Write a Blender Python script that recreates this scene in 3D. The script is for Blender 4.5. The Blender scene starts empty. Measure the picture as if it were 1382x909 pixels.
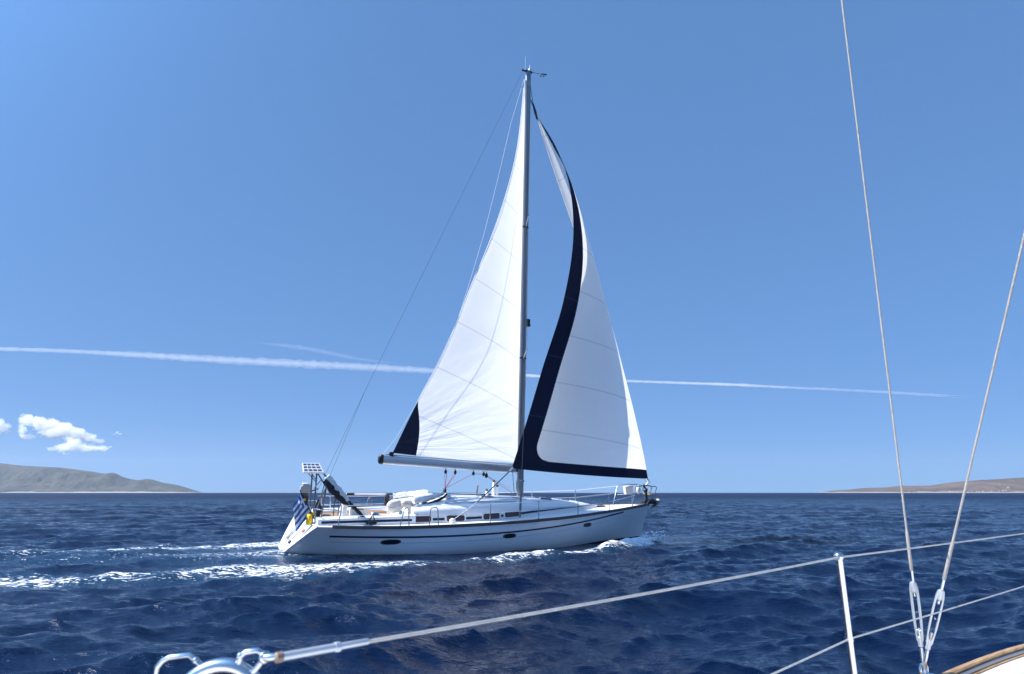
import bpy, math, random
import numpy as np
from mathutils import Vector, Matrix, Euler

PI = math.pi
R = math.radians
random.seed(7)
rng = np.random.default_rng(7)
scene = bpy.context.scene
col = scene.collection

# ------------------------------------------------------------------ camera, sky, sun, exposure
EYE = 1.82
cam_d = bpy.data.cameras.new("camera")
cam = bpy.data.objects.new("camera", cam_d)
col.objects.link(cam)
cam.location = (0, 0, EYE)
cam.rotation_euler = (PI / 2 + math.atan(210 / 850), 0, 0)
cam_d.sensor_width = 36
cam_d.lens = 850 / 1382 * 36
cam_d.clip_start = 0.05
cam_d.clip_end = 80000
cam_d.dof.use_dof = True
cam_d.dof.focus_distance = 24
cam_d.dof.aperture_fstop = 6.3
scene.camera = cam

SUN_EL = R(46)
SUN_XY = Vector((-0.974, -0.225)).normalized()
sun_dir = Vector((SUN_XY.x * math.cos(SUN_EL), SUN_XY.y * math.cos(SUN_EL), math.sin(SUN_EL)))
world = bpy.data.worlds.new("World")
scene.world = world
world.use_nodes = True
wt = world.node_tree
bg = wt.nodes["Background"]
sky = wt.nodes.new("ShaderNodeTexSky")
sky.sky_type = 'NISHITA'
sky.sun_disc = False
sky.sun_elevation = SUN_EL
sky.sun_rotation = math.atan2(SUN_XY.x, SUN_XY.y)
sky.altitude = 0
sky.air_density = 0.7
sky.dust_density = 0.0
sky.ozone_density = 3.0
# clear maritime air: a flatter, bluer dome than the default atmosphere gives
sky_g = wt.nodes.new("ShaderNodeGamma")
sky_g.inputs[1].default_value = 0.28
sky_t = wt.nodes.new("ShaderNodeVectorMath")
sky_t.operation = 'MULTIPLY'
sky_t.inputs[1].default_value = (0.87, 1.73, 3.15)
wt.links.new(sky.outputs[0], sky_g.inputs[0])
wt.links.new(sky_g.outputs[0], sky_t.inputs[0])
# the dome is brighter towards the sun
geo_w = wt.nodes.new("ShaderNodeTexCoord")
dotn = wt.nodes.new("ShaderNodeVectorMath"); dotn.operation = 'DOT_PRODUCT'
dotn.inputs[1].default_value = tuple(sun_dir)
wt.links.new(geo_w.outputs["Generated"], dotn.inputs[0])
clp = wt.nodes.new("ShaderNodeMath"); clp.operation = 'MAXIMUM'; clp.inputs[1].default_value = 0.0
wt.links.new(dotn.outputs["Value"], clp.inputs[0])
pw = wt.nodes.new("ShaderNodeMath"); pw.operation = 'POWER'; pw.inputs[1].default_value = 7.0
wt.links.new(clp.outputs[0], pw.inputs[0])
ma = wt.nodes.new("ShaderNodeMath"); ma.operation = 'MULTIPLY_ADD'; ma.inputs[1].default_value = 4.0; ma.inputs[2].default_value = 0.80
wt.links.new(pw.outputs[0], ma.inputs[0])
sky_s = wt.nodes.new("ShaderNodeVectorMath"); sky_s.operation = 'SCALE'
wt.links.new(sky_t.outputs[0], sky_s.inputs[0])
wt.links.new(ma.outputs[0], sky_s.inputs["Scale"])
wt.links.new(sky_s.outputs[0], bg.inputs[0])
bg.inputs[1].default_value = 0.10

sun_d = bpy.data.lights.new("sun", 'SUN')
sun_d.energy = 4.7
sun_d.angle = R(0.5)
sun_d.color = (1.0, 0.95, 0.88)
sun = bpy.data.objects.new("sun", sun_d)
col.objects.link(sun)
sun.rotation_euler = sun_dir.to_track_quat('Z', 'Y').to_euler()

scene.view_settings.view_transform = 'Standard'
scene.view_settings.look = 'None'
scene.view_settings.exposure = 0.88
scene.view_settings.gamma = 1
scene.view_settings.use_curve_mapping = False
scene.cycles.max_bounces = 16
scene.cycles.transparent_max_bounces = 12
scene.cycles.volume_bounces = 14
scene.cycles.caustics_reflective = False
scene.cycles.caustics_refractive = False
scene.cycles.sample_clamp_indirect = 4.0
scene.cycles.sample_clamp_direct = 2.5

# ------------------------------------------------------------------ materials
def new_mat(name):
    m = bpy.data.materials.new(name)
    m.use_nodes = True
    nt = m.node_tree
    return m, nt, nt.nodes["Principled BSDF"]

def N(nt, kind, **kw):
    n = nt.nodes.new(kind)
    for k, v in kw.items():
        setattr(n, k, v)
    return n

def math_node(nt, op, a, b=None, clamp=False):
    n = N(nt, "ShaderNodeMath", operation=op)
    n.use_clamp = clamp
    for i, v in enumerate((a, b)):
        if v is None:
            continue
        if isinstance(v, (int, float)):
            n.inputs[i].default_value = v
        else:
            nt.links.new(v, n.inputs[i])
    return n.outputs[0]

def simple(name, colour, rough=0.4, metal=0.0, vary=0.12, scale=3.0, bump=0.0, bscale=40.0, coat=0.0, spec=0.5):
    """painted / metal / cloth surface with uneven colour and gloss"""
    m, nt, p = new_mat(name)
    tc = N(nt, "ShaderNodeTexCoord")
    no = N(nt, "ShaderNodeTexNoise")
    no.inputs["Scale"].default_value = scale
    no.inputs["Detail"].default_value = 6
    nt.links.new(tc.outputs["Object"], no.inputs["Vector"])
    mx = N(nt, "ShaderNodeMix", data_type='RGBA')
    nt.links.new(no.outputs["Fac"], mx.inputs[0])
    mx.inputs[6].default_value = tuple(c * (1 - vary) for c in colour) + (1,)
    mx.inputs[7].default_value = tuple(min(1, c * (1 + vary)) for c in colour) + (1,)
    nt.links.new(mx.outputs[2], p.inputs["Base Color"])
    rr = N(nt, "ShaderNodeMapRange")
    rr.inputs[3].default_value = max(0.02, rough * 0.75)
    rr.inputs[4].default_value = min(1, rough * 1.25)
    nt.links.new(no.outputs["Fac"], rr.inputs[0])
    nt.links.new(rr.outputs[0], p.inputs["Roughness"])
    p.inputs["Metallic"].default_value = metal
    p.inputs["Coat Weight"].default_value = coat
    p.inputs["Specular IOR Level"].default_value = spec
    if bump > 0:
        n2 = N(nt, "ShaderNodeTexNoise")
        n2.inputs["Scale"].default_value = bscale
        n2.inputs["Detail"].default_value = 5
        nt.links.new(tc.outputs["Object"], n2.inputs["Vector"])
        b = N(nt, "ShaderNodeBump")
        b.inputs["Strength"].default_value = bump
        b.inputs["Distance"].default_value = 0.02
        nt.links.new(n2.outputs["Fac"], b.inputs["Height"])
        nt.links.new(b.outputs[0], p.inputs["Normal"])
    return m

M = {}
M['gelcoat'] = simple('white_gelcoat', (0.78, 0.79, 0.79), 0.25, vary=0.03, scale=1.2, coat=0.3)
M['deck'] = simple('deck_nonskid', (0.74, 0.74, 0.72), 0.55, vary=0.05, scale=2.0, bump=0.15, bscale=120)
M['canvas_white'] = simple('white_canvas', (0.72, 0.71, 0.69), 0.8, vary=0.1, scale=5, bump=0.5, bscale=14)
M['canvas_black'] = simple('black_canvas', (0.018, 0.018, 0.022), 0.8, vary=0.3, scale=5, bump=0.4, bscale=14)
M['navy_stripe'] = simple('navy_tape', (0.012, 0.016, 0.05), 0.3, vary=0.1)
M['steel'] = simple('stainless_steel', (0.66, 0.66, 0.65), 0.2, metal=1.0, vary=0.08, scale=9)
M['dull_steel'] = simple('weathered_steel', (0.17, 0.175, 0.19), 0.38, metal=0.8, vary=0.2, scale=9)
M['shroud'] = simple('shroud_wire', (0.36, 0.335, 0.30), 0.45, metal=0.4, vary=0.3, scale=40, bump=0.5, bscale=300)
M['screw'] = simple('chromed_bronze', (0.50, 0.51, 0.51), 0.3, metal=0.6, vary=0.15, scale=20)
M['wire'] = simple('stranded_wire', (0.56, 0.54, 0.50), 0.42, metal=0.35, vary=0.25, scale=30, bump=0.4, bscale=300)
M['alu'] = simple('anodised_aluminium', (0.27, 0.29, 0.315), 0.35, metal=0.7, vary=0.08, scale=2)
M['alu_bright'] = simple('bright_aluminium', (0.58, 0.60, 0.62), 0.32, metal=0.55, vary=0.06, scale=2)
M['black'] = simple('black_plastic', (0.015, 0.015, 0.017), 0.45, vary=0.25)
M['rail'] = simple('grey_toe_rail', (0.10, 0.085, 0.08), 0.5, vary=0.3, scale=8)
M['glass'] = simple('smoked_glass', (0.045, 0.022, 0.030), 0.12, vary=0.25, scale=2, spec=0.6)
M['portglass'] = simple('dark_port_glass', (0.02, 0.02, 0.028), 0.12, vary=0.2)
M['rope'] = simple('grey_rope', (0.42, 0.42, 0.42), 0.8, vary=0.25, scale=30)
M['rope_dark'] = simple('dark_rope', (0.05, 0.07, 0.09), 0.8, vary=0.25, scale=30)
M['rope_red'] = simple('faded_red_rope', (0.55, 0.10, 0.14), 0.8, vary=0.25, scale=30)
M['lifeline'] = simple('white_coated_wire', (0.78, 0.78, 0.77), 0.4, vary=0.06)
M['yellow'] = simple('yellow_canvas', (0.72, 0.48, 0.01), 0.7, vary=0.2, scale=8, bump=0.5, bscale=14)
M['cream'] = simple('cream_vinyl', (0.66, 0.62, 0.54), 0.6, vary=0.08, bump=0.3, bscale=10)
M['varnish'] = simple('varnished_wood', (0.40, 0.17, 0.05), 0.3, vary=0.35, scale=12)
M['outboard'] = simple('grey_outboard_paint', (0.30, 0.31, 0.32), 0.35, vary=0.1)
M['orange'] = simple('orange_plastic', (0.60, 0.14, 0.06), 0.5, vary=0.2)
M['rusty'] = simple('galvanised_anchor_steel', (0.26, 0.19, 0.14), 0.6, metal=0.3, vary=0.4, scale=12)
M['antifoul'] = simple('navy_antifouling', (0.012, 0.014, 0.03), 0.5, vary=0.3, scale=4)

def teak():
    m, nt, p = new_mat('oiled_teak')
    tc = N(nt, "ShaderNodeTexCoord")
    mp = N(nt, "ShaderNodeMapping")
    mp.inputs["Scale"].default_value = (1.0, 14, 14)
    nt.links.new(tc.outputs["Object"], mp.inputs[0])
    no = N(nt, "ShaderNodeTexNoise")
    no.inputs["Scale"].default_value = 5
    no.inputs["Detail"].default_value = 7
    nt.links.new(mp.outputs[0], no.inputs["Vector"])
    cr = N(nt, "ShaderNodeValToRGB")
    cr.color_ramp.elements[0].position = 0.3
    cr.color_ramp.elements[0].color = (0.24, 0.13, 0.055, 1)
    cr.color_ramp.elements[1].position = 0.7
    cr.color_ramp.elements[1].color = (0.47, 0.30, 0.15, 1)
    nt.links.new(no.outputs["Fac"], cr.inputs[0])
    nt.links.new(cr.outputs[0], p.inputs["Base Color"])
    p.inputs["Roughness"].default_value = 0.55
    b = N(nt, "ShaderNodeBump")
    b.inputs["Strength"].default_value = 0.3
    b.inputs["Distance"].default_value = 0.005
    nt.links.new(no.outputs["Fac"], b.inputs["Height"])
    nt.links.new(b.outputs[0], p.inputs["Normal"])
    return m
M['teak'] = teak()

def hull_paint():
    """white topsides; below the painted waterline (boat z) navy antifouling"""
    m, nt, p = new_mat('hull_paint')
    tc = N(nt, "ShaderNodeTexCoord")
    sx = N(nt, "ShaderNodeSeparateXYZ")
    nt.links.new(tc.outputs["Object"], sx.inputs[0])
    line = math_node(nt, 'LESS_THAN', sx.outputs[2], math_node(nt, 'ADD', 0.035, math_node(nt, 'MULTIPLY', sx.outputs[0], 0.02)))
    no = N(nt, "ShaderNodeTexNoise")
    no.inputs["Scale"].default_value = 0.9
    no.inputs["Detail"].default_value = 6
    nt.links.new(tc.outputs["Object"], no.inputs["Vector"])
    w = N(nt, "ShaderNodeMix", data_type='RGBA')
    nt.links.new(no.outputs["Fac"], w.inputs[0])
    w.inputs[6].default_value = (0.86, 0.87, 0.88, 1)
    w.inputs[7].default_value = (0.90, 0.90, 0.90, 1)
    mx = N(nt, "ShaderNodeMix", data_type='RGBA')
    nt.links.new(line, mx.inputs[0])
    nt.links.new(w.outputs[2], mx.inputs[6])
    mx.inputs[7].default_value = (0.010, 0.010, 0.026, 1)
    nt.links.new(mx.outputs[2], p.inputs["Base Color"])
    p.inputs["Roughness"].default_value = 0.22
    p.inputs["Coat Weight"].default_value = 0.3
    return m
M['hull'] = hull_paint()

def sailcloth(name, colour, seam_gap, trans, seam_dark=0.80, crease=0.10):
    m, nt, p = new_mat(name)
    out = nt.nodes["Material Output"]
    nt.nodes.remove(p)
    uv = N(nt, "ShaderNodeUVMap")
    sx = N(nt, "ShaderNodeSeparateXYZ")
    nt.links.new(uv.outputs[0], sx.inputs[0])
    # crosscut seams: v in metres along the leech, slightly bowed across the panel
    fr = math_node(nt, 'FRACT', math_node(nt, 'DIVIDE', math_node(nt, 'ADD', sx.outputs[1], 0.35), seam_gap))
    seam = math_node(nt, 'LESS_THAN', fr, 0.045 / seam_gap)
    tc = N(nt, "ShaderNodeTexCoord")
    no = N(nt, "ShaderNodeTexNoise")
    no.inputs["Scale"].default_value = 0.7
    no.inputs["Detail"].default_value = 5
    nt.links.new(tc.outputs["Object"], no.inputs["Vector"])
    mx = N(nt, "ShaderNodeMix", data_type='RGBA')
    nt.links.new(no.outputs["Fac"], mx.inputs[0])
    mx.inputs[6].default_value = tuple(c * 0.95 for c in colour) + (1,)
    mx.inputs[7].default_value = tuple(min(1, c * 1.03) for c in colour) + (1,)
    ms = N(nt, "ShaderNodeMix", data_type='RGBA')
    nt.links.new(seam, ms.inputs[0])
    nt.links.new(mx.outputs[2], ms.inputs[6])
    ms.inputs[7].default_value = tuple(c * seam_dark for c in colour) + (1,)
    # creases running out of the corners
    ang = math_node(nt, 'MULTIPLY', math_node(nt, 'DIVIDE', sx.outputs[1], math_node(nt, 'ADD', sx.outputs[0], 0.3)), 11.0)
    cb = N(nt, "ShaderNodeCombineXYZ")
    nt.links.new(ang, cb.inputs[0]); nt.links.new(math_node(nt, 'MULTIPLY', sx.outputs[0], 0.35), cb.inputs[1])
    n2 = N(nt, "ShaderNodeTexNoise")
    n2.inputs["Scale"].default_value = 1.0
    n2.inputs["Detail"].default_value = 3
    nt.links.new(cb.outputs[0], n2.inputs["Vector"])
    b = N(nt, "ShaderNodeBump")
    b.inputs["Strength"].default_value = 0.55
    b.inputs["Distance"].default_value = crease
    nt.links.new(n2.outputs["Fac"], b.inputs["Height"])
    d = N(nt, "ShaderNodeBsdfDiffuse")
    t = N(nt, "ShaderNodeBsdfTranslucent")
    for s in (d, t):
        nt.links.new(ms.outputs[2], s.inputs["Color"])
        nt.links.new(b.outputs[0], s.inputs["Normal"])
    mix = N(nt, "ShaderNodeMixShader")
    mix.inputs[0].default_value = trans
    nt.links.new(d.outputs[0], mix.inputs[1])
    nt.links.new(t.outputs[0], mix.inputs[2])
    nt.links.new(mix.outputs[0], out.inputs[0])
    return m
M['sail'] = sailcloth('white_sailcloth', (0.96, 0.945, 0.905), 1.75, 0.6)
M['navy_canvas'] = sailcloth('navy_sun_cover', (0.024, 0.029, 0.056), 2.2, 0.08, 1.6)

def flag_mat():
    """nine blue and white stripes with a white cross on a blue canton; u along the fly, v up the hoist"""
    m, nt, p = new_mat('striped_flag_cloth')
    uv = N(nt, "ShaderNodeUVMap")
    sx = N(nt, "ShaderNodeSeparateXYZ")
    nt.links.new(uv.outputs[0], sx.inputs[0])
    u, v = sx.outputs[0], sx.outputs[1]
    st = math_node(nt, 'FLOOR', math_node(nt, 'MULTIPLY', v, 9.0))
    blue = math_node(nt, 'LESS_THAN', math_node(nt, 'MODULO', st, 2.0), 0.5)
    canton = math_node(nt, 'MULTIPLY', math_node(nt, 'LESS_THAN', u, 10 / 27), math_node(nt, 'GREATER_THAN', v, 4 / 9))
    cu = math_node(nt, 'LESS_THAN', math_node(nt, 'ABSOLUTE', math_node(nt, 'SUBTRACT', u, 5 / 27)), 1 / 27)
    cv = math_node(nt, 'LESS_THAN', math_node(nt, 'ABSOLUTE', math_node(nt, 'SUBTRACT', v, 6.5 / 9)), 0.5 / 9)
    cross = math_node(nt, 'MAXIMUM', cu, cv)
    cblue = math_node(nt, 'SUBTRACT', 1.0, cross)
    a = N(nt, "ShaderNodeMix", data_type='FLOAT')
    nt.links.new(canton, a.inputs[0]); nt.links.new(blue, a.inputs[2]); nt.links.new(cblue, a.inputs[3])
    mx = N(nt, "ShaderNodeMix", data_type='RGBA')
    nt.links.new(a.outputs[0], mx.inputs[0])
    mx.inputs[6].default_value = (0.78, 0.78, 0.78, 1)
    mx.inputs[7].default_value = (0.015, 0.11, 0.40, 1)
    nt.links.new(mx.outputs[2], p.inputs["Base Color"])
    p.inputs["Roughness"].default_value = 0.75
    return m
M['flag'] = flag_mat()

def panel_mat():
    m, nt, p = new_mat('solar_cells')
    uv = N(nt, "ShaderNodeUVMap")
    sx = N(nt, "ShaderNodeSeparateXYZ")
    nt.links.new(uv.outputs[0], sx.inputs[0])
    def grid(c, n, w):
        f = math_node(nt, 'FRACT', math_node(nt, 'MULTIPLY', c, n))
        return math_node(nt, 'LESS_THAN', math_node(nt, 'ABSOLUTE', math_node(nt, 'SUBTRACT', f, 0.5)), 0.5 - w)
    cell = math_node(nt, 'MULTIPLY', grid(sx.outputs[0], 4, 0.07), grid(sx.outputs[1], 3, 0.13))
    mx = N(nt, "ShaderNodeMix", data_type='RGBA')
    nt.links.new(cell, mx.inputs[0])
    mx.inputs[6].default_value = (0.62, 0.64, 0.66, 1)
    mx.inputs[7].default_value = (0.05, 0.06, 0.10, 1)
    nt.links.new(mx.outputs[2], p.inputs["Base Color"])
    p.inputs["Roughness"].default_value = 0.25
    return m
M['cells'] = panel_mat()

# ------------------------------------------------------------------ mesh helpers
class MB:
    def __init__(self):
        self.v, self.f, self.uv = [], [], []
    def add(self, vs, fs):
        o = len(self.v)
        self.v += [tuple(map(float, p)) for p in vs]
        self.f += [tuple(i + o for i in q) for q in fs]
        return self
    def grid(self, P, close_u=False, close_v=False, flip=False):
        """P: (nu, nv, 3)"""
        P = np.asarray(P, float)
        nu, nv = P.shape[:2]
        fs = []
        for i in range(nu if close_u else nu - 1):
            for j in range(nv if close_v else nv - 1):
                a, b = i * nv + j, ((i + 1) % nu) * nv + j
                c, d = ((i + 1) % nu) * nv + (j + 1) % nv, i * nv + (j + 1) % nv
                fs.append((a, d, c, b) if flip else (a, b, c, d))
        return self.add(P.reshape(-1, 3), fs)
    def box(self, c, s, rot=(0, 0, 0), bev=0.0):
        """box with chamfered edges"""
        hx, hy, hz = (k / 2 for k in s)
        b = min(bev if bev > 0 else min(s) * 0.12, min(s) * 0.45)
        m = Euler(rot).to_matrix()
        c = Vector(c)
        vs, idx = [], {}
        for sx in (-1, 1):
            for sy in (-1, 1):
                for sz in (-1, 1):
                    for ax in range(3):
                        p = [sx * (hx - b), sy * (hy - b), sz * (hz - b)]
                        p[ax] = (sx * hx, sy * hy, sz * hz)[ax]
                        idx[(sx, sy, sz, ax)] = len(vs)
                        vs.append(c + m @ Vector(p))
        fs = []
        for ax in range(3):
            o1, o2 = (ax + 1) % 3, (ax + 2) % 3
            for s in (-1, 1):
                q = []
                for a, bb in ((-1, -1), (1, -1), (1, 1), (-1, 1)):
                    k = [0, 0, 0]; k[ax] = s; k[o1] = a; k[o2] = bb
                    q.append(idx[(*k, ax)])
                fs.append(tuple(q if s > 0 else q[::-1]))
        for ax in range(3):
            o1, o2 = (ax + 1) % 3, (ax + 2) % 3
            for a in (-1, 1):
                for bb in (-1, 1):
                    k0 = [0, 0, 0]; k0[o1] = a; k0[o2] = bb; k0[ax] = -1
                    k1 = list(k0); k1[ax] = 1
                    q = [idx[(*k0, o1)], idx[(*k1, o1)], idx[(*k1, o2)], idx[(*k0, o2)]]
                    fs.append(tuple(q))
        for sx in (-1, 1):
            for sy in (-1, 1):
                for sz in (-1, 1):
                    fs.append(tuple(idx[(sx, sy, sz, ax)] for ax in range(3)))
        return self.add(vs, fs)
    def tube(self, pts, r, n=8, caps=True, squash=1.0, up=(0, 0, 1)):
        pts = [Vector(p) for p in pts]
        rs = r if isinstance(r, (list, tuple)) else [r] * len(pts)
        rings = []
        prev = None
        for i, p in enumerate(pts):
            t = (pts[min(i + 1, len(pts) - 1)] - pts[max(i - 1, 0)])
            if t.length < 1e-9:
                t = Vector((0, 0, 1))
            t.normalize()
            if prev is None:
                a = Vector(up) if abs(t.dot(Vector(up))) < 0.95 else Vector((1, 0, 0))
                x = t.cross(a).normalized()
            else:
                x = (prev - t * prev.dot(t)).normalized()
            prev = x
            y = t.cross(x)
            rings.append([p + (x * math.cos(k * 2 * PI / n) * squash + y * math.sin(k * 2 * PI / n)) * rs[i] for k in range(n)])
        self.grid(np.array([[tuple(q) for q in rg] for rg in rings]), close_v=True)
        if caps:
            o = len(self.v) - n * len(pts)
            self.f.append(tuple(o + k for k in range(n))[::-1])
            o = len(self.v) - n
            self.f.append(tuple(o + k for k in range(n)))
        return self
    def ball(self, c, r, n=12, m=8):
        """ellipsoid"""
        r = r if isinstance(r, (tuple, list)) else (r, r, r)
        P = [[(c[0] + r[0] * math.sin(PI * (0.001 + 0.998 * i / m)) * math.cos(2 * PI * j / n),
               c[1] + r[1] * math.sin(PI * (0.001 + 0.998 * i / m)) * math.sin(2 * PI * j / n),
               c[2] + r[2] * math.cos(PI * (0.001 + 0.998 * i / m))) for j in range(n)] for i in range(m + 1)]
        return self.grid(P, close_v=True)
    def prism(self, outline, d):
        """closed outline of 3D points pushed by vector d"""
        n = len(outline)
        a = [Vector(p) for p in outline]
        b = [p + Vector(d) for p in a]
        fs = [tuple(range(n))[::-1], tuple(range(n, 2 * n))]
        fs += [(i, (i + 1) % n, n + (i + 1) % n, n + i) for i in range(n)]
        return self.add(a + b, fs)
    def build(self, name, mat, parent=None, origin=(0, 0, 0), smooth=True, label=None, uv=None):
        me = bpy.data.meshes.new(name)
        o = Vector(origin)
        me.from_pydata([tuple(Vector(p) - o) for p in self.v], [], self.f)
        if uv is not None:
            lay = me.uv_layers.new(name="UVMap")
            li = np.zeros(len(me.loops), dtype=np.int32)
            me.loops.foreach_get("vertex_index", li)
            lay.data.foreach_set("uv", np.asarray(uv, float)[li].ravel())
        me.materials.append(mat)
        me.validate()
        import bmesh
        bm = bmesh.new(); bm.from_mesh(me)
        bmesh.ops.recalc_face_normals(bm, faces=bm.faces)
        bm.to_mesh(me); bm.free()
        if smooth:
            me.polygons.foreach_set("use_smooth", [True] * len(me.polygons))
            try:
                me.set_sharp_from_angle(angle=R(38))
            except Exception:
                pass
        ob = bpy.data.objects.new(name, me)
        col.objects.link(ob)
        if parent is not None:
            ob.parent = parent
        if label:
            ob['label'] = label
        return ob

def tag(o, label=None, cat=None, group=None, kind=None):
    if label: o['label'] = label
    if cat: o['category'] = cat
    if group: o['group'] = group
    if kind: o['kind'] = kind
    return o

def empty(name, matrix, label, cat, group=None):
    o = bpy.data.objects.new(name, None)
    col.objects.link(o)
    o.empty_display_size = 0.3
    o.matrix_world = matrix
    return tag(o, label, cat, group)

def raw_mesh(name, co, quads, mat, smooth=True):
    me = bpy.data.meshes.new(name)
    me.vertices.add(len(co)); me.vertices.foreach_set("co", np.asarray(co, np.float32).ravel())
    q = np.asarray(quads, np.int32)
    me.loops.add(q.size); me.loops.foreach_set("vertex_index", q.ravel())
    me.polygons.add(len(q))
    me.polygons.foreach_set("loop_start", np.arange(0, q.size, 4, dtype=np.int32))
    me.update(calc_edges=True)
    if smooth:
        me.polygons.foreach_set("use_smooth", np.ones(len(q), dtype=bool))
    me.materials.append(mat)
    ob = bpy.data.objects.new(name, me)
    col.objects.link(ob)
    return ob

def smooth_interp(x, xs, ys):
    """monotone-ish cubic (Catmull-Rom) through the stations"""
    xs, ys = np.asarray(xs, float), np.asarray(ys, float)
    m = np.gradient(ys, xs)
    x = np.clip(np.asarray(x, float), xs[0], xs[-1])
    i = np.clip(np.searchsorted(xs, x) - 1, 0, len(xs) - 2)
    h = xs[i + 1] - xs[i]
    t = (x - xs[i]) / h
    return ((2 * t**3 - 3 * t**2 + 1) * ys[i] + (t**3 - 2 * t**2 + t) * h * m[i]
            + (-2 * t**3 + 3 * t**2) * ys[i + 1] + (t**3 - t**2) * h * m[i + 1])

def vnoise(x, y, seed=0):
    """value noise on arrays"""
    r = np.random.default_rng(seed).random((256, 256))
    xi, yi = np.floor(x).astype(int), np.floor(y).astype(int)
    fx, fy = x - xi, y - yi
    fx, fy = fx * fx * (3 - 2 * fx), fy * fy * (3 - 2 * fy)
    g = lambda a, b: r[a % 256, b % 256]
    return (g(xi, yi) * (1 - fx) * (1 - fy) + g(xi + 1, yi) * fx * (1 - fy)
            + g(xi, yi + 1) * (1 - fx) * fy + g(xi + 1, yi + 1) * fx * fy)

def fbm(x, y, oct=5, seed=0):
    s, a, t = 0, 1.0, 0
    for k in range(oct):
        s = s + a * vnoise(x * 2**k, y * 2**k, seed + k); t += a; a *= 0.5
    return s / t

# ------------------------------------------------------------------ sea
def ocean_tile(L, n, lmin, lmax, rms, heading, spread, seed, chop=0.8):
    r = np.random.default_rng(seed)
    k1 = 2 * PI * np.fft.fftfreq(n, L / n)
    kx, ky = np.meshgrid(k1, k1, indexing='ij')
    k = np.hypot(kx, ky); k[0, 0] = 1
    lam = 2 * PI / k
    amp = k**-2.0 * np.exp(-(lam / lmax)**2) * (1 - np.exp(-(lam / lmin)**2))
    c = np.abs((kx * math.cos(heading) + ky * math.sin(heading)) / k)
    amp = amp * c**spread
    amp[0, 0] = 0
    H = amp * (r.normal(size=(n, n)) + 1j * r.normal(size=(n, n)))
    h = np.fft.ifft2(H)
    s = rms / h.real.std()
    dx = np.fft.ifft2(H * 1j * kx / k).real * s * chop
    dy = np.fft.ifft2(H * 1j * ky / k).real * s * chop
    return L, n, np.stack([dx, dy, h.real * s], -1).astype(np.float32)

def sample_tile(tile, x, y, ang):
    L, n, T = tile
    ca, sa = math.cos(ang), math.sin(ang)
    u, v = (x * ca + y * sa) / L * n, (-x * sa + y * ca) / L * n
    ui, vi = np.floor(u).astype(int), np.floor(v).astype(int)
    fu, fv = (u - ui)[:, None], (v - vi)[:, None]
    g = lambda a, b: T[a % n, b % n]
    w = g(ui, vi) * (1 - fu) * (1 - fv) + g(ui + 1, vi) * fu * (1 - fv) + g(ui, vi + 1) * (1 - fu) * fv + g(ui + 1, vi + 1) * fu * fv
    return np.stack([w[:, 0] * ca - w[:, 1] * sa, w[:, 0] * sa + w[:, 1] * ca, w[:, 2]], -1)

def poly_dist(x, y, pts, vals):
    """distance to a polyline; vals: per-point tuples interpolated at the nearest place"""
    pts = np.asarray(pts, float); vals = np.asarray(vals, float)
    best = np.full(x.shape, 1e9); out = np.zeros(x.shape + (vals.shape[1],))
    side = np.zeros_like(x)
    for a, b, va, vb in zip(pts[:-1], pts[1:], vals[:-1], vals[1:]):
        d = b - a; L2 = d @ d
        t = np.clip(((x - a[0]) * d[0] + (y - a[1]) * d[1]) / L2, 0, 1)
        dist = np.hypot(x - a[0] - t * d[0], y - a[1] - t * d[1])
        k = dist < best
        best[k] = dist[k]
        out[k] = va + (vb - va) * t[k][:, None]
    return best, out

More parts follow.
